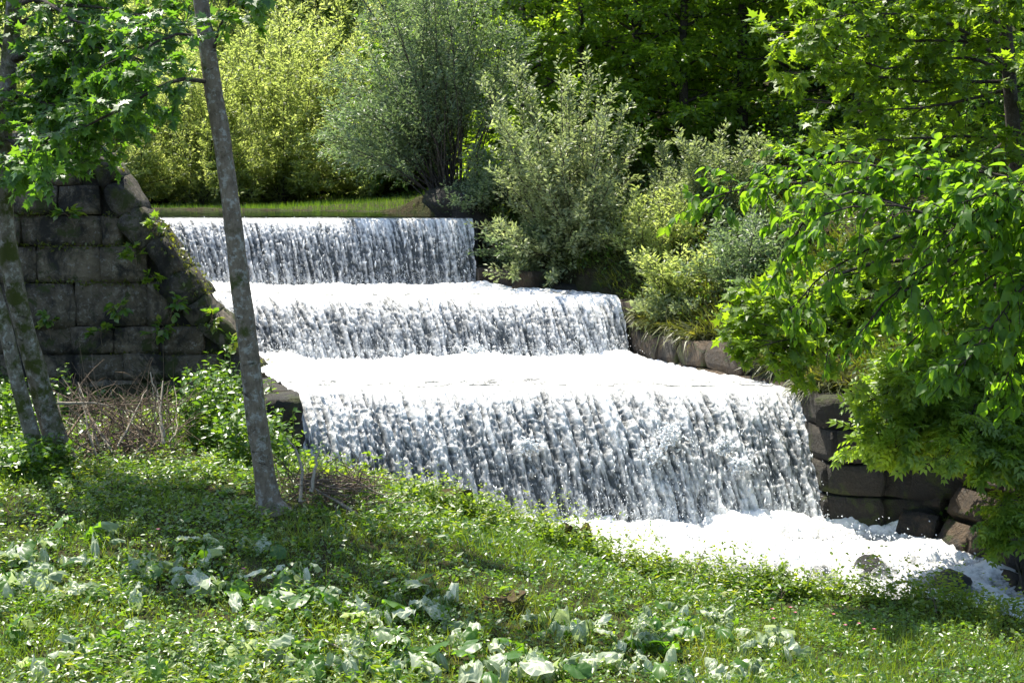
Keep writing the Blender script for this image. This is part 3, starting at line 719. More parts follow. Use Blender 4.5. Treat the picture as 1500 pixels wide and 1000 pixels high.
# right channel wall: blocks along the cascade
rw = thing('channel_wall', (2.5, 21, .5), 'brown stone channel wall along the far side of the cascade', 'wall')
rg = R(40)
def wall_run(parent, pts, ztops, zbots, hc0, wr_, blks, batter=0.0, rg=rg, proud=.06, zcap=9):
    pts = np.array(pts, float); sg = np.r_[0, np.cumsum(np.linalg.norm(np.diff(pts, axis=0), axis=1))]
    zb0 = min(zbots); z = zb0; r = 0
    while z < max(ztops):
        hc = hc0 * rg.uniform(.85, 1.2); s = rg.uniform(-.3, 0)
        while s < sg[-1]:
            wd = rg.uniform(*wr_); m = min(max(s + wd / 2, 0), sg[-1])
            if z + hc * .6 <= np.interp(m, sg, ztops) and z + hc >= np.interp(m, sg, zbots):
                a = np.array([np.interp(m - .05, sg, pts[:, i]) for i in range(2)]); b = np.array([np.interp(m + .05, sg, pts[:, i]) for i in range(2)])
                T = b - a; T /= np.linalg.norm(T) + 1e-9
                c = np.array([np.interp(m, sg, pts[:, i]) for i in range(2)]); nout = np.array([T[1], -T[0]])  # right of the run
                off = .24 + batter * (z - zb0) - rg.uniform(0, proud)
                ang = math.atan2(T[1], T[0])
                put(blks[rg.integers(len(blks))], parent, (c[0] - nout[0] * off, c[1] - nout[1] * off, z + hc / 2), (wd - .012, .5, hc - .008), Matrix.Rotation(ang + rg.normal(0, .015), 3, 'Z') @ Matrix.Rotation(-math.atan(batter), 3, 'X') @ Matrix.Rotation(rg.normal(0, .015), 3, 'Y'))
            s += wd
        z += hc; r += 1
run = [(xr(y), y) for y in (25.3, 24.4, 23.4, 22.5, 21.2, 20, 19.2, 18.6, 17.55)] + [(4.35, 17.36), (5.3, 17.2)]
wall_run(rw, run[:8], [2.9, 2.8, 2.65, 2.45, 2.15, 1.98, 1.86, 1.76], [2.0, 2.0, 2.0, 1.3, 1.3, 1.2, 1.0, -.2], .37, (.45, .8), BLKB, proud=.03)
wall_run(rw, run[7:], [1.76, 1.72, 1.7, 1.5], [-.4, -.4, -.4, -.4], .45, (.45, .8), BLKD, proud=.03)  # blocks coloured darker to stand for foliage shade at this end
# core strip
run_b = np.array(run); zt_ = [2.85, 2.75, 2.6, 2.36, 2.12, 2.0, 1.86, 1.74, 1.68, 1.66, 1.5]
V = []; 
for (x, y), zz in zip(run_b, zt_): V += [(x + .12, y + .06, -.6), (x + .12, y + .06, zz), (x + 1.0, y + .5, zz + .05), (x + 1.0, y + .5, -.6)]
V = np.array(V); k = len(run_b); Fq = [(4 * i + a, 4 * i + 4 + a, 4 * i + 4 + (a + 1) % 4, 4 * i + (a + 1) % 4) for i in range(k - 1) for a in range(4)] + [(4 * k - 4, 4 * k - 3, 4 * k - 2, 4 * k - 1), (3, 2, 1, 0)]
part('core', rw, V, np.array(Fq), M['mortar'], smooth=False)
# sloping revetment below
rv = thing('stone_revetment', (5.0, 16.6, 0), 'sloping brown stone revetment along the stream below the pier', 'revetment')
rg = R(44)
run2 = [(4.5, 17.2), (4.9, 16.85), (5.35, 16.1), (5.75, 15.45), (6.6, 14.8), (8.5, 14.0)]
wall_run(rv, run2, [1.1, 1.1, 1.05, 1.0, .9, .9], [-.4] * 6, .30, (.36, .58), BLKB, .75, rg, .05)

# boulders in the stream
def rock_mesh(name, seed, mat, n=14, sq=(1, 1, .7)):
    th = np.linspace(0, np.pi, n); ph = np.linspace(0, 2 * np.pi, 2 * n, endpoint=False)
    TH, PH = np.meshgrid(th, ph, indexing='ij')
    d = np.stack([np.sin(TH) * np.cos(PH), np.sin(TH) * np.sin(PH), np.cos(TH)], -1)
    r = (.75 if n < 16 else .45) + (.5 if n < 16 else 1.1) * fbm(d[..., 0] * 1.6 + 9, d[..., 1] * 1.6 + 9, d[..., 2] * 1.6 + 9, seed, 3)
    V = (d * r[..., None] * np.array(sq)).reshape(-1, 3); m = 2 * n
    i = np.arange(n - 1)[:, None] * m; j = np.arange(m)[None]; j2 = (j + 1) % m
    q = np.stack([i + j, i + m + j, i + m + j2, i + j2], -1).reshape(-1, 4)
    return mesh(name, V, q, mat)
for i, (b, r, hh) in enumerate(boulders[:2]):
    o = link('boulder', rock_mesh('boulder', 70 + i, M['concrete']), loc=(b[0], b[1] - .02, -.02), label=['dark wet boulder with water pouring over it in midstream', 'low wet boulder under the stream beside the revetment'][i], cat='boulder'); o.scale = (r * .6, r * .7, hh * .8)

# ------------------------------------------------------------------ trees: builders
def wood(parent, name, polys, radii, mat, sides=5, kind=None):
    V, q = tubes(polys, radii, sides); return part(name, parent, V, q, mat, kind=kind)
def tapered(n, k, r0, r1, rng=None):
    r = np.linspace(r0, r1, k)[None].repeat(n, 0)
    return r * (rng.uniform(.7, 1.3, (n, 1)) if rng is not None else 1)

def leaf_objects(parent, tpl, p, d, N, size, tint, mat, nmax, seed, name='leaf', hold=None):
    """the leaves that show largest become objects of their own; the others one mesh"""
    px, py, dep = proj(p); vis = (px > -20) & (px < 1520) & (py > -20) & (py < 1020)
    score = np.where(vis, size / dep, 0); order = np.argsort(-score)[:nmax]; order = order[score[order] > 0]
    rg = R(seed); var = []
    for k in range(9):
        tv, tf = tpl; tv = tv.copy(); tv[:, 2] *= rg.uniform(.4, 1.9); tv[:, 0] *= rg.uniform(.88, 1.1)
        var.append(mesh('leaf', tv, tf, mat, {'tint': np.full(len(tv), (k + .5) / 9)}))
    X, Y, Z = frames(d, N); base = np.array(parent.location)
    for i in order:
        o = bpy.data.objects.new(name, var[min(int(tint[i] * 9), 8)]); COL.objects.link(o); o.parent = parent if hold is None else hold[0][hold[1][i]]
        s = size[i]
        mt = Matrix(((X[i, 0] * s, Y[i, 0] * s, Z[i, 0] * s, 0), (X[i, 1] * s, Y[i, 1] * s, Z[i, 1] * s, 0), (X[i, 2] * s, Y[i, 2] * s, Z[i, 2] * s, 0), (0, 0, 0, 1)))
        mt.translation = Vector(p[i] - base); o.matrix_basis = mt
    rest = np.ones(len(p), bool); rest[order] = False
    rg = R(seed + 1)
    if not rest.any(): return
    V, F, tn = leaves(tpl, p[rest], d[rest], N[rest], size[rest], rg, tint[rest], jit=1)
    part('crown', parent, V, F, mat, {'tint': tn}, kind='stuff')

def spray_tree(parent, limbs, rng, tpl, mat, wmat, lsize, twigs=(9, 14), tl=(.35, .7), nleaf=9, droop=.25, grav=.05, flat=.6, spread=(35, 70), r0=.022, nup=1.0, nj=.45, hero=300, seed=1, lobj='leaf', sub=2, tlo=.12):
    """limbs: list of pixel/depth or world polylines -> limb parts, twigs and leaves"""
    allt = []; P_, D_, N_ = [], [], []; BR = []; BI = []
    for li, lb in enumerate(limbs):
        pts = resample(lb, 12); L = np.linalg.norm(np.diff(pts, axis=0), axis=1).sum()
        pts = pts + rng.normal(0, .012, pts.shape) * np.linspace(0, 1, 12)[:, None]
        BR.append(None); BR[-1] = wood(parent, 'branch', pts[None], np.linspace(r0 * (0.5 + .35 * L), .005, 12)[None], wmat, 6)
        n1 = max(3, int(rng.uniform(*twigs) * L))
        t1 = shoots(rng, pts, n1, tlo, 1.0, tl, spread, 0.05, grav, 5, .12, flat)
        sets = [t1]
        if sub:
            for q in t1: sets.append(shoots(rng, q, sub, .25, .95, (tl[0] * .5, tl[1] * .6), spread, 0, grav, 5, .12, flat, .3))
        tw = np.concatenate(sets); allt.append(tw)
        p, d, N = leaf_frames(rng, tw, nleaf, .2, 1.0, .9, droop, nup, nj)
        P_.append(p); D_.append(d); N_.append(N); BI.append(np.full(len(p), li))
    tw = np.concatenate(allt); wood(parent, 'twigs', tw, tapered(len(tw), tw.shape[1], .005, .0018, rng), wmat, 3, 'stuff')
    p, d, N = map(np.concatenate, (P_, D_, N_)); n = len(p)
    size = rng.uniform(*lsize, n) * (.75 + .5 * vn(p[:, 0] * 2, p[:, 1] * 2, p[:, 2] * 2, seed))
    tint = np.clip(.7 * fbm(p[:, 0] * 1.7, p[:, 1] * 1.7, p[:, 2] * 1.7, seed + 4, 2) + rng.random(n) * .5 - .1, 0, .999)
    leaf_objects(parent, tpl, p, d, N, size, tint, mat, hero, seed, lobj, (BR, np.concatenate(BI)))

def fan_shrub(name, base, targets, rng, tpl, mat, wmat, lsize, label, cat, group=None, ntw=14, tl=(.4, .9), nleaf=22, r0=.02, sub=0, upr=.35, sides=4, tw_up=.15, grav=.02, lo=.3, nj=.6, spread=(18, 45), tint_lo=0.0):
    """many stems fanning from the base to the target points"""
    t = thing(name, base, label, cat, group); base = np.array(base, float)
    st = []
    for tg in targets:
        b = base + np.r_[rng.normal(0, .14, 2), 0]; tg = np.asarray(tg, float); v = tg - b; L = np.linalg.norm(v)
        m = b + v * .45 + np.array([0, 0, L * .10 * upr * 2]) + rng.normal(0, .04 * L, 3)
        st.append(resample([b - [0, 0, .15], m, tg], 11) + np.r_[np.zeros((1, 3)), rng.normal(0, .012, (10, 3))])
    st = np.array(st); wood(t, 'stems', st, tapered(len(st), 11, r0, .005, rng), wmat, 5, 'stuff')
    tw = np.concatenate([shoots(rng, s, ntw, lo, 1.0, tl, spread, tw_up, grav, 5, .1, 0, .35) for s in st])
    if sub: tw = np.concatenate([tw] + [shoots(rng, s, sub, .2, .95, (tl[0] * .4, tl[1] * .5), spread, tw_up, grav, 5, .1, 0, .3) for s in tw])
    wood(t, 'twigs', tw[::2], tapered(len(tw[::2]), 6, .005, .002), wmat, 3, 'stuff')
    p, d, N = leaf_frames(rng, tw, nleaf, .08, 1.0, 1.5, .05, .7, .8, .06)
    n = len(p); tint = np.clip(tint_lo + .55 * fbm(p[:, 0] * .9, p[:, 1] * .9, p[:, 2] * .9, 3, 2) + rng.random(n) * .6 - .1, 0, 1)
    V, F, tn = leaves(tpl, p, d, N, rng.uniform(*lsize, n), rng, tint)
    part('crown', t, V, F, mat, {'tint': tn}, kind='stuff')
    return t

def broad_tree(name, H, cr, crown0, rng, mat, wmat, lsize, nl, label, cat, group, limbs=26, clump=16, tpl=HEX, flat=.5, seed=0):
    """tree at the origin: trunk, limbs, leaf sprays in tiers"""
    t = thing(name, (0, 0, 0), label, cat, group)
    tp = resample([(0, 0, -.3), (rng.normal(0, .1), rng.normal(0, .1), H * .4), (rng.normal(0, .25), rng.normal(0, .25), H * .96)], 16)
    V, q = trunk_mesh(tp, [H * .016, H * .011, H * .003], 20, 8, seed); part('trunk', t, V, q, wmat)
    lim = []
    for i in range(limbs):
        f = crown0 + (1 - crown0) * (i + rng.random()) / limbs; p0 = np.array([np.interp(f, np.linspace(0, 1, 16), tp[:, a]) for a in range(3)])
        az = i * 2.4 + rng.normal(0, .4); g = (f - crown0) / (1 - crown0)
        L = cr * (math.sqrt(max(0.02, 1 - (g * 1.02 - .22) ** 2 * 1.25)) if g < 1 else .2) * rng.uniform(.7, 1.12)
        dv = np.array([math.cos(az), math.sin(az), .12 + .55 * g])
        lim.append(resample([p0, p0 + dv * L * .5 + [0, 0, L * .06], p0 + dv * L * [1, 1, .75]], 9))
    lim = np.array(lim); wood(t, 'branches', lim, tapered(len(lim), 9, H * .005, .008, rng), wmat, 5, 'stuff')
    tw = np.concatenate([shoots(rng, s, 10, .25, 1, (cr * .25, cr * .5), (30, 70), .05, .04, 5, .14, flat, .4) for s in lim])
    tw = np.concatenate([tw] + [shoots(rng, s, 3, .25, .95, (cr * .12, cr * .24), (30, 70), .0, .05, 5, .14, flat, .3) for s in tw])
    wood(t, 'twigs', tw[::4], tapered(len(tw[::4]), 6, .010, .003), wmat, 3, 'stuff')
    m = max(3, nl // len(tw)); p, d, N = leaf_frames(rng, tw, m, .1, 1, .9, .15, 1.0, .5)
    n = len(p); p = p + rng.normal(0, .05, p.shape)
    tint = np.clip(.6 * fbm(p[:, 0] * .8, p[:, 1] * .8, p[:, 2] * .8, seed + 3, 2) + rng.random(n) * .6 - .1, 0, 1)
    V, F, tn = leaves(tpl, p, d, N, rng.uniform(*lsize, n), rng, tint)
    part('crown', t, V, F, mat, {'tint': tn}, kind='stuff')
    return t
def gp(px, d, dz=0.0):
    x = (px - 750) / FPX * d * 1.0; return (x, d, float(zt(x, d)) + dz)

# ---- grey willow at the end of the weir
rg = R(101); base = P(660, 292, 26.6); tg = []
for i in range(72):
    px = rg.uniform(478, 770); py = rg.uniform(-90, 60) if rg.random() < .6 else rg.uniform(40, 200)
    if px > 700: py = rg.uniform(-80, 90)
    if i % 3 == 0: px = rg.uniform(480, 600); py = rg.uniform(90, 235)
    tg.append(P(px, py, rg.uniform(25.6, 29)))
fan_shrub('willow', base, tg, rg, T_narrow(.14), M['willow_grey'], M['bark_dark'], (.07, .12), 'large grey-green willow with a fan of thin stems at the end of the topmost fall', 'willow', None, 22, (.5, 1.1), 30, .016, lo=.32, grav=.03, sub=0)
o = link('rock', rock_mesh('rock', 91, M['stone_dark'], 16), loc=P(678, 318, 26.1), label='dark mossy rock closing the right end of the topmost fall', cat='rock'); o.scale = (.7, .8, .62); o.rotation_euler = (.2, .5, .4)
# ---- silver willow bush and its smaller neighbours
rg = R(102); tg = []
for px, py in ((868, 92), (820, 98), (762, 112), (748, 104), (905, 152), (932, 190), (890, 130), (722, 120), (780, 160), (840, 130)):
    tg += [P(px + rg.normal(0, 5), py + rg.normal(0, 10), 24.4 + rg.normal(0, .4)) for _ in range(2)]
for i in range(52): tg.append(P(rg.uniform(702, 925), rg.uniform(165, 340), rg.uniform(23.0, 25.6)))
for i in range(22): tg.append(P(rg.uniform(715, 940), rg.uniform(330, 415), rg.uniform(23.2, 23.9)))
fan_shrub('willow', P(835, 405, 24.5), tg, rg, T_narrow(.2), M['willow_silver'], M['bark_dark'], (.06, .105), 'pale silver-leaved willow bush with tall upright shoots on the far bank', 'willow', None, 18, (.25, .6), 20, .012, lo=.2, spread=(14, 40), tw_up=.3)
def small_willow(px0, py0, d, w_, h_, n, seed, label, mat='willow_silver', ls=(.055, .10), group=None):
    rg = R(seed); b = P(px0, py0, d); tg = [P(px0 + rg.uniform(-w_, w_), py0 - h_ * rg.uniform(.35, 1.0), d + rg.uniform(-.8, .8)) for _ in range(n)]
    return fan_shrub('willow', b, tg, rg, T_narrow(.2), M[mat], M['bark_dark'], ls, label, 'willow', group, 16, (.25, .6), 20, .009, lo=.15, spread=(15, 45), tw_up=.2)
small_willow(1060, 330, 24.8, 70, 135, 24, 103, 'silver willow bush leaning over the bank top below the dark trees')
small_willow(960, 430, 23.2, 60, 150, 20, 104, 'loose olive willow bush just above the channel wall stones', 'willow_gold')
small_willow(1090, 470, 21.6, 75, 150, 26, 105, 'soft grey willow scrub covering the rocky slope above the channel wall', 'willow_grey')
small_willow(790, 420, 24.6, 80, 80, 20, 106, 'low shaded willow scrub hanging at the foot of the far bank', 'willow_grey')
small_willow(1130, 400, 23.6, 75, 110, 22, 108, 'grey willow scrub on the slope behind the linden tips', 'willow_grey')
small_willow(1000, 470, 22.0, 55, 95, 18, 109, 'leafy olive scrub rooted right behind the top wall stones', 'willow_gold')
small_willow(688, 326, 25.7, 30, 75, 10, 114, 'dark ivy-like scrub over the rock at the end of the topmost fall', 'willow_grey')
small_willow(975, 482, 21.95, 70, 42, 16, 115, 'low olive scrub draping over the top course of the channel wall', 'willow_silver')
small_willow(1120, 520, 20.2, 60, 60, 16, 116, 'grey-green scrub on the channel wall under the maple tips', 'willow_grey')
small_willow(735, 330, 25.9, 45, 120, 18, 112, 'shaded willow scrub tucked under the large grey willow', 'willow_grey')
small_willow(1010, 330, 25.2, 60, 110, 18, 113, 'thin silver scrub on the upper slope beside the tall shoots', 'willow_silver')
small_willow(900, 400, 24.0, 70, 110, 22, 107, 'sage green willow scrub between the silver bush and the wall', 'willow_silver')

# ---- sunny willow thicket behind the pond
protoW = []
for k in range(2):
    rg = R(110 + k); tg = [(rg.normal(0, 1.35), rg.normal(0, 1.1), rg.uniform(1.0, 5.2)) for _ in range(44)]
    tg += [(rg.uniform(-2.2, 2.2), rg.uniform(-1.5, 1.5), rg.uniform(.3, 1.4)) for _ in range(16)]
    protoW.append(fan_shrub('willow', (0, 0, 0), tg, rg, T_narrow(.17), M['willow_gold'], M['bark_dark'], (.09, .16), 'x', 'willow', None, 20, (.4, .9), 24, .014, lo=.06))
WLAB = {}
spots = [(165, 34.0, .85), (235, 36.5, .95), (300, 35.0, .8), (355, 38.5, 1.0), (420, 36.5, .95), (480, 39, 1.05), (545, 36.8, .8), (600, 38, .9), (110, 37, 1.05), (40, 35, 1.0), (400, 42, 1.25), (280, 42, 1.3), (520, 43, 1.3), (180, 42, 1.25), (650, 40, 1.0)]
for i, (px, d, s) in enumerate(spots):
    loc = gp(px, d); rz = i * 1.3
    if i < 2: o = protoW[i]; o.location = loc; o.rotation_euler = (0, 0, rz); o.scale = (s, s, s)
    else: o = copy_tree(protoW[i % 2], loc, rz, (s, s, s))
    tag(o, 'low sunlit yellow-green willow bush rising straight from the grass strip behind the pond' if d < 36.6 else 'tall sunny willow bush at the rear of the thicket against the hillside trees' if d > 41 else 'sunlit yellow-green willow bush in the middle of the thicket behind the pond', 'willow', 'willow bushes behind the pond')

# ---- broadleaved trees
pd_ = [broad_tree('beech_tree', 9.5, 3.0, .04, R(120 + k), M['beech'], M['bark_dark'], (.11, .19), 12500, 'x', 'tree', None, 30, seed=120 + k) for k in range(2)]
pb_ = [broad_tree('broadleaf_tree', 12, 3.4, .06, R(130 + k), M['bright'], M['bark_dark'], (.13, .22), 15000, 'x', 'tree', None, 30, seed=130 + k) for k in range(2)]
dark = [(800, 33.5, .9), (1060, 34, .95), (930, 36, 1.15), (1150, 37, 1.2), (820, 37, 1.2), (1280, 31, 1.1), (1390, 29, 1.1), (1500, 28, 1.0), (1270, 25.5, .6), (1400, 24, .6), (1500, 22.5, .6), (700, 36, 1.1)]
for i, (px, d, s) in enumerate(dark):
    loc = gp(px, d, -.1)
    if i < 2: o = pd_[i]; o.location = loc; o.scale = (s, s, s); o.rotation_euler = (0, 0, i)
    else: o = copy_tree(pd_[i % 2], loc, i * 1.7, (s, s, s * (1 + .12 * math.sin(i * 3))))
    tag(o, 'dark green beech behind the light green maple' if px > 1250 else 'dark beech standing in the rear row above the far bank' if d > 33 else 'dark green beech with tiered foliage behind the young trees of the far bank', 'tree', 'dark beeches above the far bank')
front = [(770, 29.5, .52), (850, 29.0, .58), (925, 29.6, .62), (1000, 28.8, .55), (1085, 29.2, .6), (1165, 28.6, .58), (1250, 28, .55)]  # lighter leaf colour stands in for sunlit crown fronts in this row
for i, (px, d, s_) in enumerate(front):
    o = copy_tree(pb_[i % 2], gp(px, d, .0), 1 + i * 1.9, (s_ * 1.1, s_ * 1.1, s_)); tag(o, 'young tree, leaves coloured as if sunlit, in the row along the top of the far bank', 'tree', 'young trees along the far bank top')
br = [(300, 46, 1.0), (390, 47.5, .95), (470, 49, 1.05), (560, 48, 1.0), (220, 48, 1.0), (130, 46, .9), (640, 50, 1.1), (40, 45, .95), (340, 56, 1.2), (440, 58, 1.2), (540, 58, 1.25), (230, 57, 1.2), (720, 55, 1.2), (100, 56, 1.2), (0, 54, 1.2), (820, 50, 1.1), (930, 52, 1.2), (1040, 50, 1.1), (1150, 50, 1.2), (1280, 47, 1.2), (1420, 44, 1.2), (-90, 44, 1.1), (1580, 40, 1.2)]
for i, (px, d, s) in enumerate(br):
    loc = gp(px, d, -.2)
    if i < 2: o = pb_[i]; o.location = loc; o.scale = (s, s, s); o.rotation_euler = (0, 0, i)
    else: o = copy_tree(pb_[i % 2], loc, i * 2.1, (s, s, s * (1 + .1 * math.sin(i * 5))))
    tag(o, 'green broadleaved tree on the hillside hidden behind the dark beeches' if px > 700 else 'tall broadleaved tree higher up the hillside, behind the first tree row' if d > 53 else 'bright green broadleaved tree right behind the sunny willow thicket', 'tree', 'broadleaved trees on the hillside')

# ---- slender grey tree in the meadow
def PT(lst): return np.array([P(*a) for a in lst])
tr = thing('slender_tree', P(397, 742, 13.6), 'slender grey-barked tree with a bent trunk standing alone on the meadow', 'tree')
path_ = [(399, 752, 13.6), (392, 720, 13.6), (375, 600, 13.6), (356, 450, 13.6), (337, 290, 13.65), (314, 140, 13.7), (302, 60, 13.75), (294, -10, 13.8), (285, -150, 13.9), (300, -330, 14.0), (310, -600, 14.2)]
V, q = trunk_mesh(PT(path_), [.14, .112, .098, .090, .085, .084, .077, .072, .065, .05, .015], 120, 18, 3, .10, .22)
part('trunk', tr, V, q, M['bark'])
tl_ = PT(path_)
rg = R(140)
limbs = [PT([(306, 120, 13.7), (265, 117, 13.5), (225, 132, 13.4), (165, 168, 13.3), (100, 195, 13.3), (40, 222, 13.4)]),
         PT([(300, 60, 13.7), (262, 50, 13.5), (215, 70, 13.3), (150, 95, 13.2)]),
         PT([(314, 70, 13.7), (322, 40, 13.6), (335, 10, 13.5), (352, -30, 13.3)])]
for k in range(2):
    s = resample(tl_[7:], 15)[7 + 4 * k]; az = k * 2.4
    L = rg.uniform(1.0, 1.9); limbs.append(resample([s, s + np.array([math.cos(az) * L * .5, math.sin(az) * L * .5, .35]), s + np.array([math.cos(az) * L, math.sin(az) * L, .45])], 5))
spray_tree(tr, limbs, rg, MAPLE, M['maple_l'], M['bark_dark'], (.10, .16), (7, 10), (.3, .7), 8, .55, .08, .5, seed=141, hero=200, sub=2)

# ---- double-stemmed maple at the left
tm = thing('maple_tree', P(62, 665, 15.5), 'mossy twin-trunked maple standing before the left stone wall', 'tree')
V, q = trunk_mesh(PT([(88, 675, 15.5), (80, 640, 15.5), (57, 560, 15.5), (26, 440, 15.5), (8, 330, 15.5), (4, 200, 15.5), (14, 90, 15.5), (22, -20, 15.5), (30, -200, 15.6), (40, -420, 15.7)]), [.15, .122, .11, .105, .10, .095, .09, .08, .06, .03], 90, 16, 5, .10, .2)
part('trunk', tm, V, q, M['bark_moss'])
V, q = trunk_mesh(PT([(58, 675, 15.3), (48, 640, 15.3), (26, 560, 15.25), (8, 480, 15.2), (-14, 400, 15.2), (-40, 250, 15.2), (-70, 60, 15.2), (-80, -200, 15.2)]), [.11, .085, .08, .075, .072, .065, .05, .03], 70, 14, 6, .05, .2)
part('trunk', tm, V, q, M['bark_moss'])
rg = R(150)
limbs = []
for a in ([(14, 90), (80, 60), (150, 72), (235, 95)], [(8, 150), (70, 125), (130, 140), (200, 180)], [(5, 195), (60, 175), (110, 190), (150, 215)], [(18, 40), (90, 10), (170, 15), (260, 40)],
          [(20, 0), (80, -40), (160, -50), (250, -20)], [(6, 200), (-40, 170), (-110, 190)], [(10, 120), (50, 110), (100, 130), (170, 145)], [(20, 10), (60, 0), (110, 30), (190, 55)], [(8, 130), (60, 150), (120, 160), (175, 165)], [(5, 200), (30, 215), (60, 230), (80, 250)], [(14, 90), (60, 85), (130, 100), (225, 60)], [(12, 100), (80, 120), (150, 110), (215, 150)], [(12, 80), (-30, 40), (-90, 50)]):
    d0 = 15.5; d1 = rg.uniform(13.6, 15.6); limbs.append(PT([(x, y, d0 + (d1 - d0) * i / (len(a) - 1)) for i, (x, y) in enumerate(a)]))
for k in range(4):
    s = P(30 + rg.uniform(-5, 5), rg.uniform(-420, -40), 15.6); az = k * 2.4; L = rg.uniform(1.4, 2.6)
    limbs.append(resample([s, s + np.array([math.cos(az) * L * .5, math.sin(az) * L * .5, .3]), s + np.array([math.cos(az) * L, math.sin(az) * L, .3])], 5))
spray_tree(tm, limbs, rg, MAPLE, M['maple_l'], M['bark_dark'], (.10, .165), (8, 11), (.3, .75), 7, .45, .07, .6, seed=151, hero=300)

# ---- maple on the far bank at the right
b0 = np.array(gp(1500, 17.2)); tm2 = thing('maple_tree', b0, 'light green maple leaning over the far bank above the revetment', 'tree')
V, q = trunk_mesh([b0 - [0, 0, .3], P(1498, 480, 17.1), P(1490, 280, 16.9), P(1478, 110, 16.6), P(1465, -60, 16.5), P(1455, -320, 16.4)], [.16, .12, .09, .075, .06, .02], 50, 12, 8, .06, .2); part('trunk', tm2, V, q, M['bark_dark'])
rg = R(160); limbs = []
for a in ([(1478, 110), (1420, 85), (1360, 92), (1290, 98), (1200, 60)], [(1480, 130), (1400, 150), (1310, 160), (1190, 150)], [(1478, 100), (1400, 40), (1300, 20), (1180, 30)], [(1472, 30), (1390, -20), (1290, -40), (1150, -10)],
          [(1484, 200), (1400, 200), (1300, 205), (1180, 205)], [(1484, 200), (1420, 240), (1330, 240), (1230, 225)], [(1470, 20), (1500, -10), (1560, -20)], [(1478, 110), (1520, 90), (1580, 80)], [(1484, 200), (1530, 190), (1590, 190)],
          [(1475, 60), (1380, 60), (1280, 55), (1120, 45)], [(1478, 120), (1350, 120), (1250, 110), (1150, 105)], [(1490, 300), (1420, 290), (1340, 280), (1260, 270)], [(1465, -60), (1380, -100), (1280, -90), (1180, -70)],
          [(1494, 420), (1400, 400), (1300, 420), (1200, 455), (1090, 500)], [(1494, 420), (1380, 430), (1280, 440), (1180, 480), (1160, 520)], [(1494, 400), (1380, 380), (1260, 390), (1150, 450), (1095, 465)], [(1494, 420), (1380, 410), (1260, 420), (1170, 440), (1085, 485)], [(1494, 430), (1390, 440), (1290, 450), (1200, 490), (1120, 505)], [(1494, 430), (1390, 420), (1290, 430), (1220, 470), (1180, 535)], [(1494, 410), (1370, 400), (1230, 420), (1140, 440), (1110, 440)], [(1470, 40), (1420, 10), (1340, 0), (1240, 5)], [(1496, 450), (1420, 430), (1330, 425), (1260, 440)], [(1490, 340), (1420, 330), (1350, 340), (1290, 350)]):
    d1 = rg.uniform(14.2, 16.5) if a[0][1] < 380 else rg.uniform(13.6, 14.6); d0 = 16.8
    limbs.append(PT([(x, y, d0 + (d1 - d0) * i / (len(a) - 1)) for i, (x, y) in enumerate(a)]))
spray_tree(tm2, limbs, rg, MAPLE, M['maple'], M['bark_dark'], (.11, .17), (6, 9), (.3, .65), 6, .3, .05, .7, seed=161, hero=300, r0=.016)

# ---- linden branches from the right
b0 = np.array((6.3, 9.6, float(zt(6.3, 9.6)))); tl2 = thing('linden_tree', b0, 'linden reaching long drooping branches of rounded leaves over the water', 'tree')
V, q = trunk_mesh([b0 - [0, 0, .3], b0 + [-.1, .1, 1.6], b0 + [-.3, .2, 3.2], b0 + [-.3, .4, 5.5], b0 + [-.2, .4, 8]], [.2, .15, .13, .09, .03], 40, 12, 9, .06, .2); part('trunk', tl2, V, q, M['bark'])
rg = R(170); limbs = []
S0 = b0 + [-.3, .2, 3.0]
for a in ([(1640, 330), (1500, 325), (1380, 320), (1250, 280), (1130, 270), (1010, 300)], [(1640, 330), (1500, 300), (1380, 265), (1270, 240), (1190, 240), (1130, 262)], [(1640, 320), (1520, 270), (1420, 250), (1330, 250), (1250, 262)],
          [(1500, 330), (1400, 340), (1300, 350), (1210, 400), (1150, 460)], [(1380, 320), (1300, 300), (1220, 310), (1170, 350)], [(1640, 340), (1540, 350), (1440, 370), (1370, 430), (1340, 470)], [(1640, 350), (1560, 380), (1490, 430), (1440, 500), (1400, 540)],
          [(1640, 330), (1540, 290), (1460, 280), (1400, 300)], [(1500, 330), (1420, 360), (1340, 400), (1290, 450), (1250, 500)], [(1640, 350), (1580, 400), (1530, 450), (1490, 520), (1470, 560)], [(1640, 345), (1540, 360), (1460, 400), (1400, 450), (1330, 510)], [(1250, 280), (1200, 300), (1160, 350), (1130, 420)],
          [(1640, 335), (1560, 310), (1490, 290), (1430, 310), (1380, 350)], [(1640, 355), (1560, 400), (1480, 470), (1420, 530), (1370, 545)]):
    d1 = rg.uniform(9.9, 11.2); d0 = 10.2
    limbs.append(PT([(x, y, d0 + (d1 - d0) * i / (len(a) - 1)) for i, (x, y) in enumerate(a)]))
    if a[0][0] == 1640: limbs[-1] = np.vstack([S0[None], limbs[-1]])
spray_tree(tl2, limbs, rg, LINDEN, M['linden'], M['bark_dark'], (.055, .10), (9, 13), (.28, .5), 6, .65, .09, .55, (35, 65), seed=171, hero=300, r0=.011, nj=.6, sub=1)
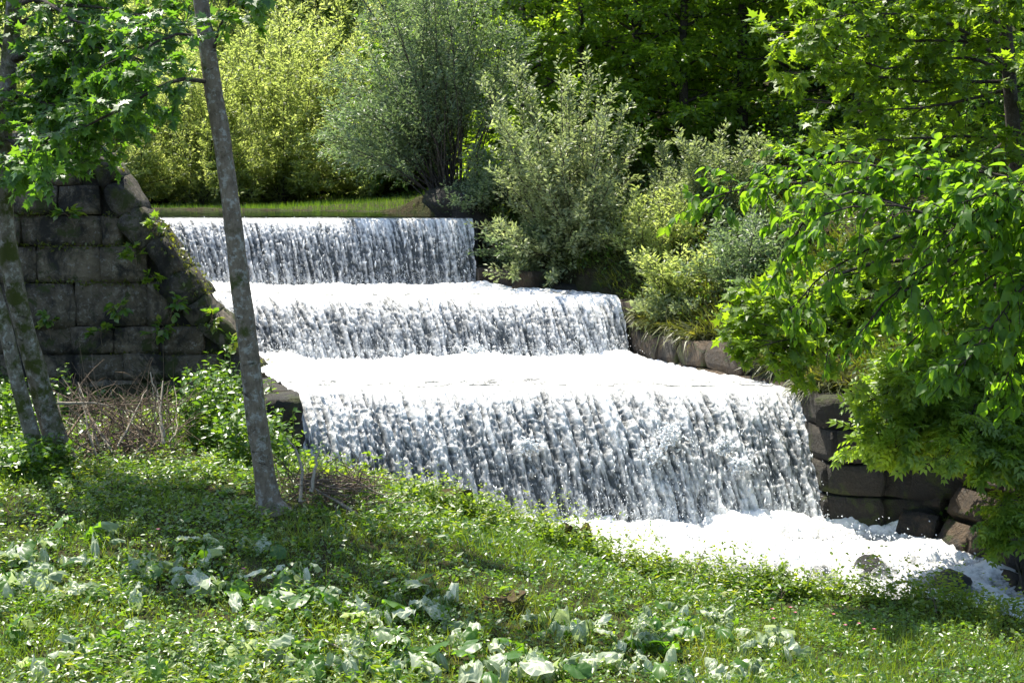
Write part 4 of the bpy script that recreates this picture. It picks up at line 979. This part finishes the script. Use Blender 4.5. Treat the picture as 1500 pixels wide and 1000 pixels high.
# crown above the frame
# ---- ash bush over the revetment
b0 = np.array(gp(1470, 17.7)); ta = thing('ash_bush', b0, 'ash bush with feathery leaves hanging over the dark revetment', 'bush')
rg = R(180); limbs = []
for i in range(30):
    px = rg.uniform(1255, 1490); py = rg.uniform(530, 710) if px > 1300 else rg.uniform(550, 690); dd_ = rg.uniform(14.6, 16.2)
    t = P(px, py, dd_); m = (b0 + t) / 2 + [0, 0, .35]; limbs.append(np.array([b0 + [rg.normal(0, .1), rg.normal(0, .1), -.1], m, t]))
for i in range(8):
    t = P(rg.uniform(1430, 1560), rg.uniform(480, 670), rg.uniform(14.6, 15.8)); limbs.append(np.array([b0, (b0 + t) / 2 + [0, 0, .3], t]))
spray_tree(ta, limbs, rg, COMPOUND, M['ash'], M['bark_dark'], (.16, .26), (7, 10), (.2, .4), 4, .15, .02, .5, seed=181, hero=300, r0=.012, sub=1, tlo=.5)
b1 = np.array(gp(1530, 15.4)); tb = thing('ash_bush', b1, 'small ash sapling leaning out at the foot of the revetment', 'bush')
limbs = [np.array([b1, (b1 + P(x, y, 14.9)) / 2 + [0, 0, .2], P(x, y, 14.9)]) for x, y in ((1470, 735), (1490, 770), (1465, 790), (1500, 720), (1480, 750), (1455, 745))]
spray_tree(tb, limbs, R(185), COMPOUND, M['ash'], M['bark_dark'], (.13, .2), (5, 7), (.18, .34), 4, .25, .04, .5, seed=186, hero=80, r0=.012, sub=1, tlo=.72)

# ------------------------------------------------------------------ meadow: grass, herbs, butterbur
def scatter(rg, n, x0, x1, y0, y1, ok=None):
    x = rg.uniform(x0, x1, n); y = rg.uniform(y0, y1, n)
    k = (sdist(STREAM, x, y) > .28) & (sdist(CH, x, y) > .2) & (sdist(POND, x, y) > .3)
    if ok is not None: k &= ok(x, y)
    return x[k], y[k]
def view_ok(x, y): return np.abs(x) < .40 * y + .6
def left_ok(x, y): return ~((y > 20.2) & (x < -2.8)) & ~((np.hypot((x + 4.25) / .85, (y - 16.0) / .8) < 1) & (y > 15.2)) & ~(np.hypot((x + 1.85) / .42, (y - 14.1) / .35) < 1)
rg = R(200)
# grass blades
x, y = scatter(rg, 170000, -8, 7.5, 8.6, 20.3, lambda x, y: view_ok(x, y) & left_ok(x, y) & (rg.random(len(x)) < np.where(y > 16.6, .45, 1)) & (zraw(x, y) < 2.2) & ~((x > 3.9) & (y > 14.6)))
z = zt(x, y); n = len(x); p = np.stack([x, y, z - .01], -1)
d = nrm(np.stack([rg.normal(0, .55, n), rg.normal(0, .55, n), np.ones(n)], -1)); N = nrm(rg.normal(size=(n, 3)) + [0, 0, .2])
hN = fbm(x * 1.1, y * 1.1, 0, 31, 3)
V, F, tn = leaves(BLADE, p, d, N, rg.uniform(.06, .2, n) * (.4 + 1.3 * hN ** 1.5), rg, np.clip(fbm(x * .7, y * .7, 0, 37, 2) * .7 + rg.random(n) * .5 - .1, 0, 1))
link('grass', mesh('grass', V, F, M['grass'], {'tint': tn}), label='short meadow grass covering the near bank', cat='grass', kind='stuff')
# leafy herbs
x, y = scatter(rg, 21000, -8, 7.5, 8.6, 20.3, lambda x, y: view_ok(x, y) & left_ok(x, y) & (zraw(x, y) < 2.2) & ~((x > 3.9) & (y > 14.6)))
z = zt(x, y); n = len(x); m = 9
hgt = (.04 + .26 * fbm(x * 1.1, y * 1.1, 0, 41, 3) ** 2) * rg.uniform(.6, 1.3, n)
edge = sstep(1.1, .2, sdist(STREAM, x, y)); hgt = hgt * (1 + .9 * edge * rg.random(n)) * np.where((y > 15.4) & (x < -2), 1.9, 1.0)
a = rg.uniform(0, 2 * np.pi, (n, m)); rr = rg.uniform(.01, .07, (n, m)); hz = hgt[:, None] * rg.uniform(.25, 1, (n, m))
p = np.stack([x[:, None] + np.cos(a) * rr * .6, y[:, None] + np.sin(a) * rr * .6, z[:, None] + hz], -1).reshape(-1, 3)
d = nrm(np.stack([np.cos(a), np.sin(a), rg.normal(.1, .4, (n, m))], -1).reshape(-1, 3)); N = nrm(np.array([0, 0, 1.0]) + rg.normal(size=p.shape) * .45)
tint = np.clip(np.repeat(fbm(x * .6, y * .6, 0, 43, 2) * .8 + rg.random(n) * .35 - .1, m) + rg.normal(0, .1, n * m), 0, 1)
size = np.repeat(rg.uniform(.018, .055, n) * (1 + .5 * (rg.random(n) > .93)) * (1 + .35 * ((y > 15.4) & (x < -2))), m) * rg.uniform(.7, 1.3, n * m)
V, F, tn = leaves(HERB, p, d, N, size, rg, tint, 1)
link('herbs', mesh('herbs', V, F, M['herb'], {'tint': tn}), label='low leafy herbs growing thick over the near bank', cat='herbs', kind='stuff')
# tall fringe along the bank edge
x, y = scatter(rg, 7500, -3.6, 5.2, 13.2, 17.2, lambda x, y: (sdist(STREAM, x, y) < .9) & (y < 17.4 - .5 * (x > 3.8)) & ~((x > 4.3) & (y > 14.6)))
z = zt(x, y); n = len(x); m = 11; hgt = rg.uniform(.08, .46, n) * (.3 + 1.7 * fbm(x * 1.6, y * 1.6, 0, 47, 2) ** 1.5)
lean = rg.normal(0, .25, (n, 1, 2)); f = np.sort(rg.random((n, m)), 1)
p = np.stack([x[:, None] + lean[..., 0] * f * hgt[:, None], y[:, None] + lean[..., 1] * f * hgt[:, None], z[:, None] + hgt[:, None] * f], -1).reshape(-1, 3)
a = rg.uniform(0, 6.28, n * m); d = nrm(np.stack([np.cos(a), np.sin(a), rg.normal(.25, .3, n * m)], -1)); N = nrm(np.array([0, 0, 1.0]) + rg.normal(size=p.shape) * .4)
V, F, tn = leaves(HERB, p, d, N, rg.uniform(.022, .065, n * m), rg, np.clip(np.repeat(rg.random(n) * .7 + .2, m) + rg.normal(0, .1, n * m), 0, 1), 1)
link('bank_fringe', mesh('bank_fringe', V, F, M['bright_weed'], {'tint': tn}), label='sunny fringe of taller weeds along the stream edge', cat='weeds', kind='stuff')
# scattered taller weeds in patches over the meadow
x, y = scatter(rg, 9000, -6, 6, 9.0, 16, lambda x, y: view_ok(x, y) & (fbm(x * .8, y * .8, 0, 48, 3) > .53) & ~((x > 3.9) & (y > 14.4)))
z = zt(x, y); n = len(x); m = 10; hgt = rg.uniform(.10, .26, n); lean = rg.normal(0, .3, (n, 1, 2)); f = np.sort(rg.random((n, m)), 1)
p = np.stack([x[:, None] + lean[..., 0] * f * hgt[:, None], y[:, None] + lean[..., 1] * f * hgt[:, None], z[:, None] + hgt[:, None] * f], -1).reshape(-1, 3)
a = rg.uniform(0, 6.28, n * m); d = nrm(np.stack([np.cos(a), np.sin(a), rg.normal(.2, .35, n * m)], -1)); N = nrm(np.array([0, 0, 1.0]) + rg.normal(size=p.shape) * .5)
V, F, tn = leaves(T_narrow(.2), p, d, N, np.repeat(rg.uniform(.03, .085, n), m), rg, np.clip(np.repeat(rg.random(n), m) + rg.normal(0, .1, n * m), 0, 1), 1)
link('meadow_weeds', mesh('meadow_weeds', V, F, M['herb'], {'tint': tn}), label='patches of taller narrow-leaved weeds in the meadow', cat='weeds', kind='stuff')
# far bank grasses and creeping plants
x, y = scatter(rg, 90000, -2, 9, 17.0, 30, lambda x, y: (x > xr(y) + .3) & (x < .42 * y))
z = zt(x, y); n = len(x); p = np.stack([x, y, z], -1); keep = (fbm(x * .8, y * .8, 0, 51, 3) > .40) | (x < xr(y) + .9); p = p[keep]; n = len(p)
d = nrm(np.stack([rg.normal(-.35, .5, n), rg.normal(-.5, .5, n), rg.uniform(.2, 1, n)], -1)); N = nrm(rg.normal(size=(n, 3)) + [0, 0, .6])
V, F, tn = leaves((KITE[0] * [2, 1, 1], KITE[1]), p, d, N, rg.uniform(.12, .34, n), rg, np.clip(fbm(p[:, 0], p[:, 1], 0, 52, 2) * .6 + rg.random(n) * .3 - .1, 0, 1))
link('bank_grass', mesh('bank_grass', V, F, M['bank_grass'], {'tint': tn}), label='rank grass hanging over the steep far bank', cat='grass', kind='stuff')
x, y = scatter(rg, 6500, -2, 9, 17.0, 30, lambda x, y: (x > xr(y) + .25) & (x < .42 * y)); z = zt(x, y); n = len(x); m = 8
p = (np.stack([x, y, z], -1)[:, None] + rg.normal(0, .07, (n, m, 3)) + [0, 0, .1]).reshape(-1, 3); d = nrm(rg.normal(size=p.shape)); N = nrm(rg.normal(size=p.shape) * .5 + [0, -.2, 1])
V, F, tn = leaves(HERB, p, d, N, rg.uniform(.04, .08, len(p)), rg, rg.random(len(p)) * .7)
link('bank_herbs', mesh('bank_herbs', V, F, M['herb'], {'tint': tn}), label='creeping leafy plants on the steep far bank', cat='herbs', kind='stuff')
# meadow beyond the pond
x = rg.uniform(-19, 1, 42000); y = rg.uniform(28, 40, 42000); k = sdist(POND, x, y) > .12; x, y = x[k], y[k]; z = zt(x, y); n = len(x); p = np.stack([x, y, z], -1)
d = nrm(np.stack([rg.normal(0, .2, n), rg.normal(0, .2, n), np.ones(n)], -1)); N = nrm(rg.normal(size=(n, 3)))
V, F, tn = leaves((KITE[0] * [2, 1, 1], KITE[1]), p, d, N, rg.uniform(.05, .13, n) * (.6 + .9 * fbm(x * .7, y * .7, 0, 77, 2)), rg)
link('pond_grass', mesh('pond_grass', V, F, M['reed'], {'tint': tn}), label='bright grass strip on the far shore of the pond', cat='grass', kind='stuff')

# tufts hanging over the wall tops
n = 7000; yy = np.where(rg.random(n) < .3, rg.uniform(17.45, 18.8, n), rg.uniform(17.5, 25.2, n)); xx = xr(yy) + rg.uniform(.12, .55, n); zz = np.interp(yy, [17.5, 18.6, 20, 21.2, 22.5, 23.4, 25.3], [1.72, 1.78, 2.0, 2.15, 2.42, 2.65, 2.9]) + rg.uniform(-.05, .08, n)
k = fbm(xx * .9, yy * 1.2, 0, 57, 2) > .42; xx, yy, zz = xx[k], yy[k], zz[k]; n = len(xx)
d = nrm(np.stack([rg.normal(-.75, .35, n), rg.normal(-.45, .35, n), rg.normal(.0, .5, n)], -1)); N = nrm(rg.normal(size=(n, 3)) * .4 + [-.4, -.2, .8])
tv = BLADE[0] * [1.5, 1, 1] + np.array([0, 0, -.3]) * BLADE[0][:, 1:2] ** 2
V, F, tn = leaves((tv, BLADE[1]), np.stack([xx, yy, zz], -1), d, N, rg.uniform(.15, .42, n), rg)
link('hanging_grass', mesh('hanging_grass', V, F, M['bank_grass'], {'tint': tn}), label='grass tufts hanging over the top of the channel wall', cat='grass', kind='stuff')
# butterbur: big round leaves, many flopped over; pale undersides with sun sheen painted in
def bur_mesh(seed, mat, flop):
    rg = R(seed); nr, na = 5, 18; V = [(0, 0, 0)]; ph = rg.uniform(0, 6.28); fold = rg.uniform(-.6, .6); k5 = rg.integers(4, 7)
    for r in range(1, nr + 1):
        for a in range(na):
            th = -math.pi * .92 + a / (na - 1) * math.pi * 1.84; q = r / nr
            rad = q * (.46 + .06 * math.cos(th) + .035 * math.sin(th * 7 + ph)) * (1 + rg.normal(0, .02) * q)
            xx, yy = math.sin(th) * rad * 1.05, .02 + math.cos(th) * rad + .12 * q
            wv = (.10 * math.sin(th * k5 + ph) * q ** 1.5 + .05 * math.sin(th * 11 + ph * 2) * q ** 2) * flop + rg.normal(0, .012) * q
            zz = -flop * (abs(xx) ** 1.5 * .55 + max(yy, 0) ** 2 * .7) + wv + fold * max(0, xx) * flop
            V.append((xx * (1 - .25 * flop * q), yy, zz + rg.normal(0, .03) * q * (1.5 if mat is M['bur_pale'] else .5)))
    F3 = [(0, 1 + a, 2 + a) for a in range(na - 1)]; F4 = [(1 + (r - 1) * na + a, 1 + r * na + a, 2 + r * na + a, 2 + (r - 1) * na + a) for r in range(1, nr) for a in range(na - 1)]
    return mesh('leaf', np.array(V), [np.array(F3), np.array(F4)], mat, {'tint': np.clip(rg.random() + rg.normal(0, .12, len(V)), 0, 1)}, smooth=mat is not M['bur_pale'])
burG = [bur_mesh(300 + k, M['bur_green'], .4 + .25 * k) for k in range(4)]; burP = [bur_mesh(320 + k, M['bur_pale'], .5 + .22 * k) for k in range(9)]
V, q = tubes(resample([(0, 0, -.03), (.01, .02, .5), (0, .06, 1)], 5)[None], np.array([[.012, .011, .010, .009, .008]]) * 2.4, 5); petiole = mesh('stalk', V, q, M['bur_green'], {'tint': np.full(len(V), .5)})
rg = R(330); spots = []
for px, py, n_ in ((40, 812, 5), (85, 795, 3), (150, 800, 4), (30, 850, 5), (60, 830, 4), (220, 830, 5), (260, 850, 4), (215, 880, 5), (130, 945, 5), (290, 955, 6), (345, 915, 5), (235, 985, 6), (385, 965, 5), (300, 835, 4), (440, 845, 5), (455, 885, 6), (430, 920, 6), (500, 890, 4), (560, 905, 5), (600, 890, 5), (530, 950, 6), (590, 960, 5), (620, 905, 5), (650, 895, 5), (700, 930, 6), (725, 960, 6), (770, 975, 6), (830, 930, 5), (860, 935, 4), (880, 970, 6), (925, 980, 5), (950, 945, 5), (990, 960, 5), (1040, 930, 5), (1075, 915, 4), (1060, 990, 6), (1110, 985, 6), (700, 985, 6), (480, 985, 6), (820, 990, 6), (100, 870, 4), (190, 930, 4), (20, 930, 4), (330, 860, 4), (1010, 905, 4), (395, 800, 3), (420, 855, 5), (640, 860, 3), (970, 990, 5), (1150, 960, 4), (340, 985, 5), (40, 985, 4)): spots.append((px, py, n_))
for k in range(34):
    spots.append((rg.uniform(370, 1160), rg.uniform(885, 1000), int(rg.integers(4, 7))) if k % 3 else (rg.uniform(0, 330), rg.uniform(775, 880), int(rg.integers(3, 6))))
def pix_ground(px, py):
    """point of the ground seen at px,py"""
    ds = np.linspace(8.5, 17, 120); a = (px - 750) / FPX; b = (500 - py) / FPX
    v = np.array([a, math.cos(PITCH) + b * math.sin(PITCH), -math.sin(PITCH) + b * math.cos(PITCH)])
    q = CAM + v[None] * (ds / v[1])[:, None]; zz = zt(q[:, 0], q[:, 1]); k = np.argmax(q[:, 2] < zz + .05); return np.array([q[k, 0], q[k, 1], zz[k]])
for px, py, nl in spots:
    g0 = pix_ground(px, py); t = thing('butterbur_plant', g0, 'x', 'plant', 'butterbur plants in the meadow'); npale = 0
    near = [(np.hypot(*(g0[:2] - q[:2])), w_) for q, w_ in ((pix_ground(480, 950), 'beside the fallen stick'), (pix_ground(737, 888), 'close to the rotten brown stump'), (pix_ground(397, 745), 'near the slender tree'))]
    where = min(near)[1] if min(near)[0] < 1.15 else 'in the open meadow'
    for j in range(nl):
        az = rg.uniform(0, 6.28); hh = rg.uniform(.06, .18); rad = rg.uniform(.03, .24); pale = rg.random() < .7
        npale += int(pale); me = (burP if pale else burG)[rg.integers(9 if pale else 4)]
        sc = rg.uniform(.12, .31) * (.95 if pale else .85)
        top = Vector((math.cos(az) * rad, math.sin(az) * rad, hh))
        o = bpy.data.objects.new('leaf', me); COL.objects.link(o); o.parent = t
        tilt = rg.normal(.25, .35) if not pale else rg.normal(.2, .6)
        rot = Matrix.Rotation(az - math.pi / 2 + rg.normal(0, .4), 3, 'Z') @ Matrix.Rotation(-tilt, 3, 'X') @ Matrix.Rotation(rg.normal(0, .3), 3, 'Y')
        mt = rot.to_4x4() @ Matrix.Diagonal((sc * (rg.uniform(.5, 1.1) if pale else 1), sc, sc, 1)); mt.translation = top; o.matrix_basis = mt
        s_ = bpy.data.objects.new('stalk', petiole); COL.objects.link(s_); s_.parent = o
        v = top; qt = Vector((0, .06, 1)).rotation_difference(v); mt = qt.to_matrix().to_4x4() @ Matrix.Diagonal((.25, .25, v.length, 1)); s_.matrix_basis = o.matrix_basis.inverted() @ mt

    W_ = ['no', 'one', 'two', 'three', 'four', 'five', 'six']
    t['label'] = 'butterbur of %s round leaves, %s showing pale, sheen-painted undersides, %s' % (W_[nl], W_[npale], where)
# brush piles, sticks
def brush(name, base, sticks, rng, label, fine=(), mats=('twig', 'twig_pale')):
    t = thing(name, base, label, 'brush pile')
    for k, (a, b, r, pale) in enumerate(sticks):
        a = np.asarray(a); b = np.asarray(b); m = (a + b) / 2 + rng.normal(0, .06, 3) * np.linalg.norm(b - a)
        pts = resample([a, m, b], 9) + np.r_[np.zeros((1, 3)), rng.normal(0, .008, (8, 3))]
        V, q = tubes(pts[None], np.linspace(r, r * .35, 9)[None], 6); part('stick', t, V, q, M[mats[1 if pale else 0]])
    if len(fine):
        fine = np.array(fine); V, q = tubes(fine, tapered(len(fine), fine.shape[1], .006, .002, rng), 3); part('twigs', t, V, q, M['twig'], kind='stuff')
    return t
rg = R(400); b0 = pix_ground(180, 690)
st = []
for i in range(84):
    a = P(rg.uniform(95, 250), rg.uniform(640, 700), rg.uniform(15.3, 16.6)); a[2] = max(a[2], float(zt(a[0], a[1])))
    b = P(rg.uniform(75, 265), rg.uniform(555, 670), rg.uniform(15.6, 16.9)); st.append((a, b, rg.uniform(.007, .017), rg.random() < .3))
for a, b in (((170, 700), (128, 600)), ((180, 705), (150, 640)), ((172, 708), (140, 655)), ((84, 590), (195, 602)), ((160, 698), (118, 570)), ((240, 650), (222, 545)), ((100, 690), (85, 575)), ((190, 690), (240, 640)), ((240, 640), (238, 560))):
    st.append((P(*a, 15.5), P(*b, 15.9), .02, True))
fine = []
for i in range(400):
    a = P(rg.uniform(95, 262), rg.uniform(585, 695), rg.uniform(15.4, 16.9)); v = nrm(np.array([rg.normal(), rg.normal() * .5, rg.normal(.5, .7)])) * rg.uniform(.25, .7)
    fine.append(resample([a, a + v * .5 + rg.normal(0, .04, 3), a + v], 5))
brush('brush_pile', b0, st, rg, 'brown pile of dead branches heaped between the twin maple and the wall', fine)
rg = R(410); b0 = pix_ground(470, 745); st = []
for i in range(48):
    a = P(rg.uniform(425, 530), rg.uniform(695, 765), rg.uniform(13.8, 14.5)); b = a + np.array([rg.normal(.0, .35), rg.normal(0, .2), rg.normal(.02, .12)]); st.append((a, b, rg.uniform(.006, .014), rg.random() < .25))
for a, b in (((518, 782), (506, 745)), ((485, 778), (440, 745)), ((488, 775), (492, 735)), ((450, 765), (425, 752)), ((440, 735), (420, 640)), ((455, 720), (470, 655)), ((530, 760), (460, 715))): st.append((P(*a, 13.6), P(*b, 13.8), .022, True))
fine = []
for i in range(320):
    a = P(rg.uniform(412, 545), rg.uniform(695, 765), rg.uniform(13.7, 14.5)); v = nrm(np.array([rg.normal(), rg.normal() * .5, rg.normal(.25, .4)])) * rg.uniform(.2, .5)
    fine.append(resample([a, a + v * .5 + rg.normal(0, .03, 3), a + v], 5))
brush('brush_pile', b0, st, rg, 'low heap of cut sticks right beside the slender grey tree', fine)
a, m, b = pix_ground(392, 930), pix_ground(480, 950), pix_ground(572, 985)
for q in (a, m, b): q[2] += .07
V, q = tubes(resample([a, m, b], 14)[None] + rg.normal(0, .006, (1, 14, 3)), np.linspace(.011, .007, 14)[None], 6)
link('fallen_stick', mesh('fallen_stick', V, q, M['twig_pale']), label='long thin dry stick lying in the grass among butterbur', cat='stick')

# mossy stumps
def stump(px, py, r, h_, seed, label):
    g0 = pix_ground(px, py); rgs = R(seed); t = thing('tree_stump', g0, label, 'stump')
    na, nz_ = 18, 7; V = []
    for j in range(nz_):
        f = j / (nz_ - 1)
        for i in range(na):
            an = 2 * math.pi * i / na; rr = r * (1.25 - .35 * f + .28 * (fbm(math.cos(an) * 2 + 5, math.sin(an) * 2 + 5, f * 2, seed, 3) - .5) * 2)
            V.append((g0[0] + math.cos(an) * rr, g0[1] + math.sin(an) * rr * .8, g0[2] - .08 + (h_ + .08) * f * (.8 + .4 * float(vn(math.cos(an) * 2 + 9, math.sin(an) * 2 + 9, 0, seed)))))
    i = np.arange(nz_ - 1)[:, None] * na; j = np.arange(na)[None]; j2 = (j + 1) % na
    q = np.stack([i + j, i + j2, i + na + j2, i + na + j], -1).reshape(-1, 4)
    part('bark', t, V, q, M['bark_rot'])
    c = len(V); top = V[-na:]; ctr = np.mean(top, 0) - [0, 0, h_ * .35]
    part('rotten_top', t, top + [tuple(ctr)], np.array([(k, (k + 1) % na, na) for k in range(na)]), M['bark_rot'])
    n = 420; an = rgs.uniform(0, 6.28, n); f = rgs.uniform(.2, 1.0, n); p = np.stack([g0[0] + np.cos(an) * r * (1.22 - .3 * f), g0[1] + np.sin(an) * r * .8 * (1.22 - .3 * f), g0[2] + h_ * f], -1) + rgs.normal(0, .012, (n, 3))
    d = nrm(np.stack([np.cos(an), np.sin(an), rgs.normal(.4, .5, n)], -1)); V2, F2, tn = leaves(HERB, p, d, nrm(rgs.normal(size=p.shape) + [0, 0, 1]), rgs.uniform(.012, .03, n), rgs)
    part('moss', t, V2, F2, M['moss'], {'tint': tn}, kind='stuff')
stump(737, 890, .18, .13, 501, 'rotten brown stump with a mossy rim in the open grass')
stump(660, 750, .24, .26, 502, 'stump buried in green leaves at the bank edge before the tallest fall')
stump(845, 795, .16, .24, 503, 'small ochre mossy stump at the bank edge near the splash pool')

# seedlings with lime leaves, and seedlings rooted in the wall
def seedling(base, tip, n, ls, mat, rng, label, name='seedling', group=None, tpl=OVAL):
    t = thing(name, base, label, 'seedling', group); base = np.asarray(base); tip = np.asarray(tip)
    st = resample([base - [0, 0, .03], (base + tip) / 2 + rng.normal(0, .02, 3), tip], 7); V, q = tubes(st[None], np.linspace(.006, .003, 7)[None], 5); part('stem', t, V, q, M['twig'])
    tw = shoots(rng, st, 9, .4, 1, (.12, .26), (40, 80), .1, .1, 5, .1, .3); V, q = tubes(tw, tapered(9, 6, .003, .0015), 3); part('twigs', t, V, q, M['twig'], kind='stuff')
    p, d, N = leaf_frames(rng, tw, n, .4, 1, .8, .2, 1, .5); sz = rng.uniform(*ls, len(p)); leaf_objects(t, tpl, p, d, N, sz, rng.random(len(p)), M[mat], 300, 5)
b = pix_ground(548, 738); seedling(b, P(545, 668, b[1]), 4, (.05, .085), 'lime', R(601), 'lime yellow seedling standing against the dark foot of the tallest fall')
b = pix_ground(1375, 900); seedling(b, P(1362, 860, b[1]), 3, (.05, .08), 'herb', R(602), 'leafy weed standing up against the rapids below the boulder')
b = pix_ground(1150, 905); seedling(b, P(1145, 862, b[1]), 5, (.05, .08), 'herb', R(603), 'bushy green weed mound on the bank edge against the foam')
b = pix_ground(1010, 875); seedling(b, P(1035, 800, b[1]), 3, (.02, .04), 'herb', R(604), 'thin airy weed standing tall against the white pool')
for i, (px, py, tx, ty, lab) in enumerate(((215, 350, 228, 325, 'maple seedling sprouting at the upper edge of the slanting wall'), (200, 385, 190, 362, 'maple seedling sprouting from a joint high in the stone wall'), (215, 420, 225, 402, 'maple seedling sprouting halfway down the slanting wall edge'), (180, 465, 172, 446, 'pale green seedling growing on the ledge in the middle of the wall'), (250, 460, 262, 442, 'fresh green seedling on the wall ledge beside the coping'), (75, 495, 72, 460, 'grey-green weed growing at the wall behind the twin trunks'), (300, 480, 312, 462, 'small yellow-green seedling on the lower coping stones'), (150, 505, 148, 480, 'leafy weed hanging from the lowest wall ledge above the brush'), (225, 500, 240, 478, 'leafy weed in the low courses of the wall under the ledge'), (330, 520, 345, 500, 'leafy weed at the lower end of the slanting wall by the pier'), (110, 330, 95, 312, 'small weed in a joint high on the wall behind the maple leaves'))):
    q0 = P(px, py, WY - .08); seedling(q0, P(tx, ty, WY - .3), 4, (.09, .15), 'maple' if i < 3 else 'herb', R(610 + i), lab, tpl=MAPLE if i < 3 else OVAL)
# nettles before the wall, leaf mound
def weed_clump(px0, px1, y0, y1, n, h_, seed, label, ls=(.06, .11), mat='herb'):
    rgs = R(seed); c = np.array([(px0 + px1) / 2, 0]); pts = []
    ym = (y0 + y1) / 2; x0 = (px0 - 750) / FPX * ym; x1 = (px1 - 750) / FPX * ym
    x = rgs.uniform(x0, x1, n); y = rgs.uniform(y0, y1, n); z = zt(x, y)
    t = thing('nettle_clump', (x.mean(), y.mean(), z.mean()), label, 'weeds')
    st = np.stack([np.stack([x, y, z - .03], -1), np.stack([x + rgs.normal(0, .05, n), y + rgs.normal(0, .05, n), z + h_ * .5], -1), np.stack([x + rgs.normal(0, .12, n), y + rgs.normal(-.05, .1, n), z + h_ * rgs.uniform(.6, 1.2, n)], -1)], 1)
    part('stems', t, *tubes(st, tapered(n, 3, .006, .003), 4), M['grass'], {'tint': np.full(n * 12, .3)}, kind='stuff')
    p, d, N = leaf_frames(rgs, st, 12, .2, 1, 2.2, .1, 1, .4); V, F, tn = leaves(OVAL, p, d, N, rgs.uniform(*ls, len(p)), rgs, np.clip(rgs.random(len(p)) * .7, 0, 1))
    part('leaves', t, V, F, M[mat], {'tint': tn}, kind='stuff')
weed_clump(270, 335, 17.0, 18.7, 100, .75, 701, 'dark green nettles crowding the shaded foot of the stone wall')
weed_clump(315, 425, 15.6, 17.3, 130, .62, 702, 'sunny nettles and leaves between the slender tree and the pier')
weed_clump(0, 75, 14.6, 15.4, 60, .35, 703, 'low dark weeds round the foot of the twin maple')
weed_clump(-40, 60, 16.5, 19.5, 90, .8, 704, 'tall shaded weeds between the twin maple and the wall')
weed_clump(385, 432, 17.4, 18.6, 34, .55, 705, 'ferny weeds rooted on top of the dark pier')
weed_clump(425, 540, 14.5, 15.1, 70, .32, 706, 'yellow-green weeds round the heap of cut sticks', (.04, .08), 'bright_weed')
weed_clump(590, 730, 14.9, 15.4, 90, .34, 707, 'lush bright weeds at the bank edge around the buried stump', (.04, .08), 'bright_weed')
weed_clump(790, 905, 14.9, 15.4, 70, .30, 708, 'bright weeds and ferns at the bank edge beside the ochre stump', (.04, .08), 'bright_weed')
weed_clump(1105, 1190, 14.2, 14.6, 45, .26, 709, 'rounded clump of green weeds against the foaming stream', (.035, .07), 'bright_weed')
# pink campion dots
rg = R(720); i = 0
for px, py in ((1128, 915), (1155, 912), (1218, 922), (1235, 938), (1255, 935), (1277, 945), (355, 862), (230, 800), (1130, 930), (1162, 920)):
    g0 = pix_ground(px, py); t = thing('campion_flower', g0, 'small pink wildflower on a thin stem in the grass', 'flower', 'pink wildflowers in the meadow')
    part('stem', t, *tubes(np.array([[g0, g0 + [.01, 0, .1], g0 + [.015, 0, .19]]]), np.array([[.003, .0025, .002]]), 4), M['grass'], {'tint': np.full(12, .4)})
    a = np.arange(5) * 1.2566; p = np.repeat((g0 + [.015, 0, .19])[None], 5, 0); d = nrm(np.stack([np.cos(a), np.sin(a), 0 * a + .5], -1))
    V, F, tn = leaves(OVAL, p, d, np.repeat([[0, 0, 1.0]], 5, 0), .022, rg); part('petals', t, V, F, M['petal'], {'tint': tn})
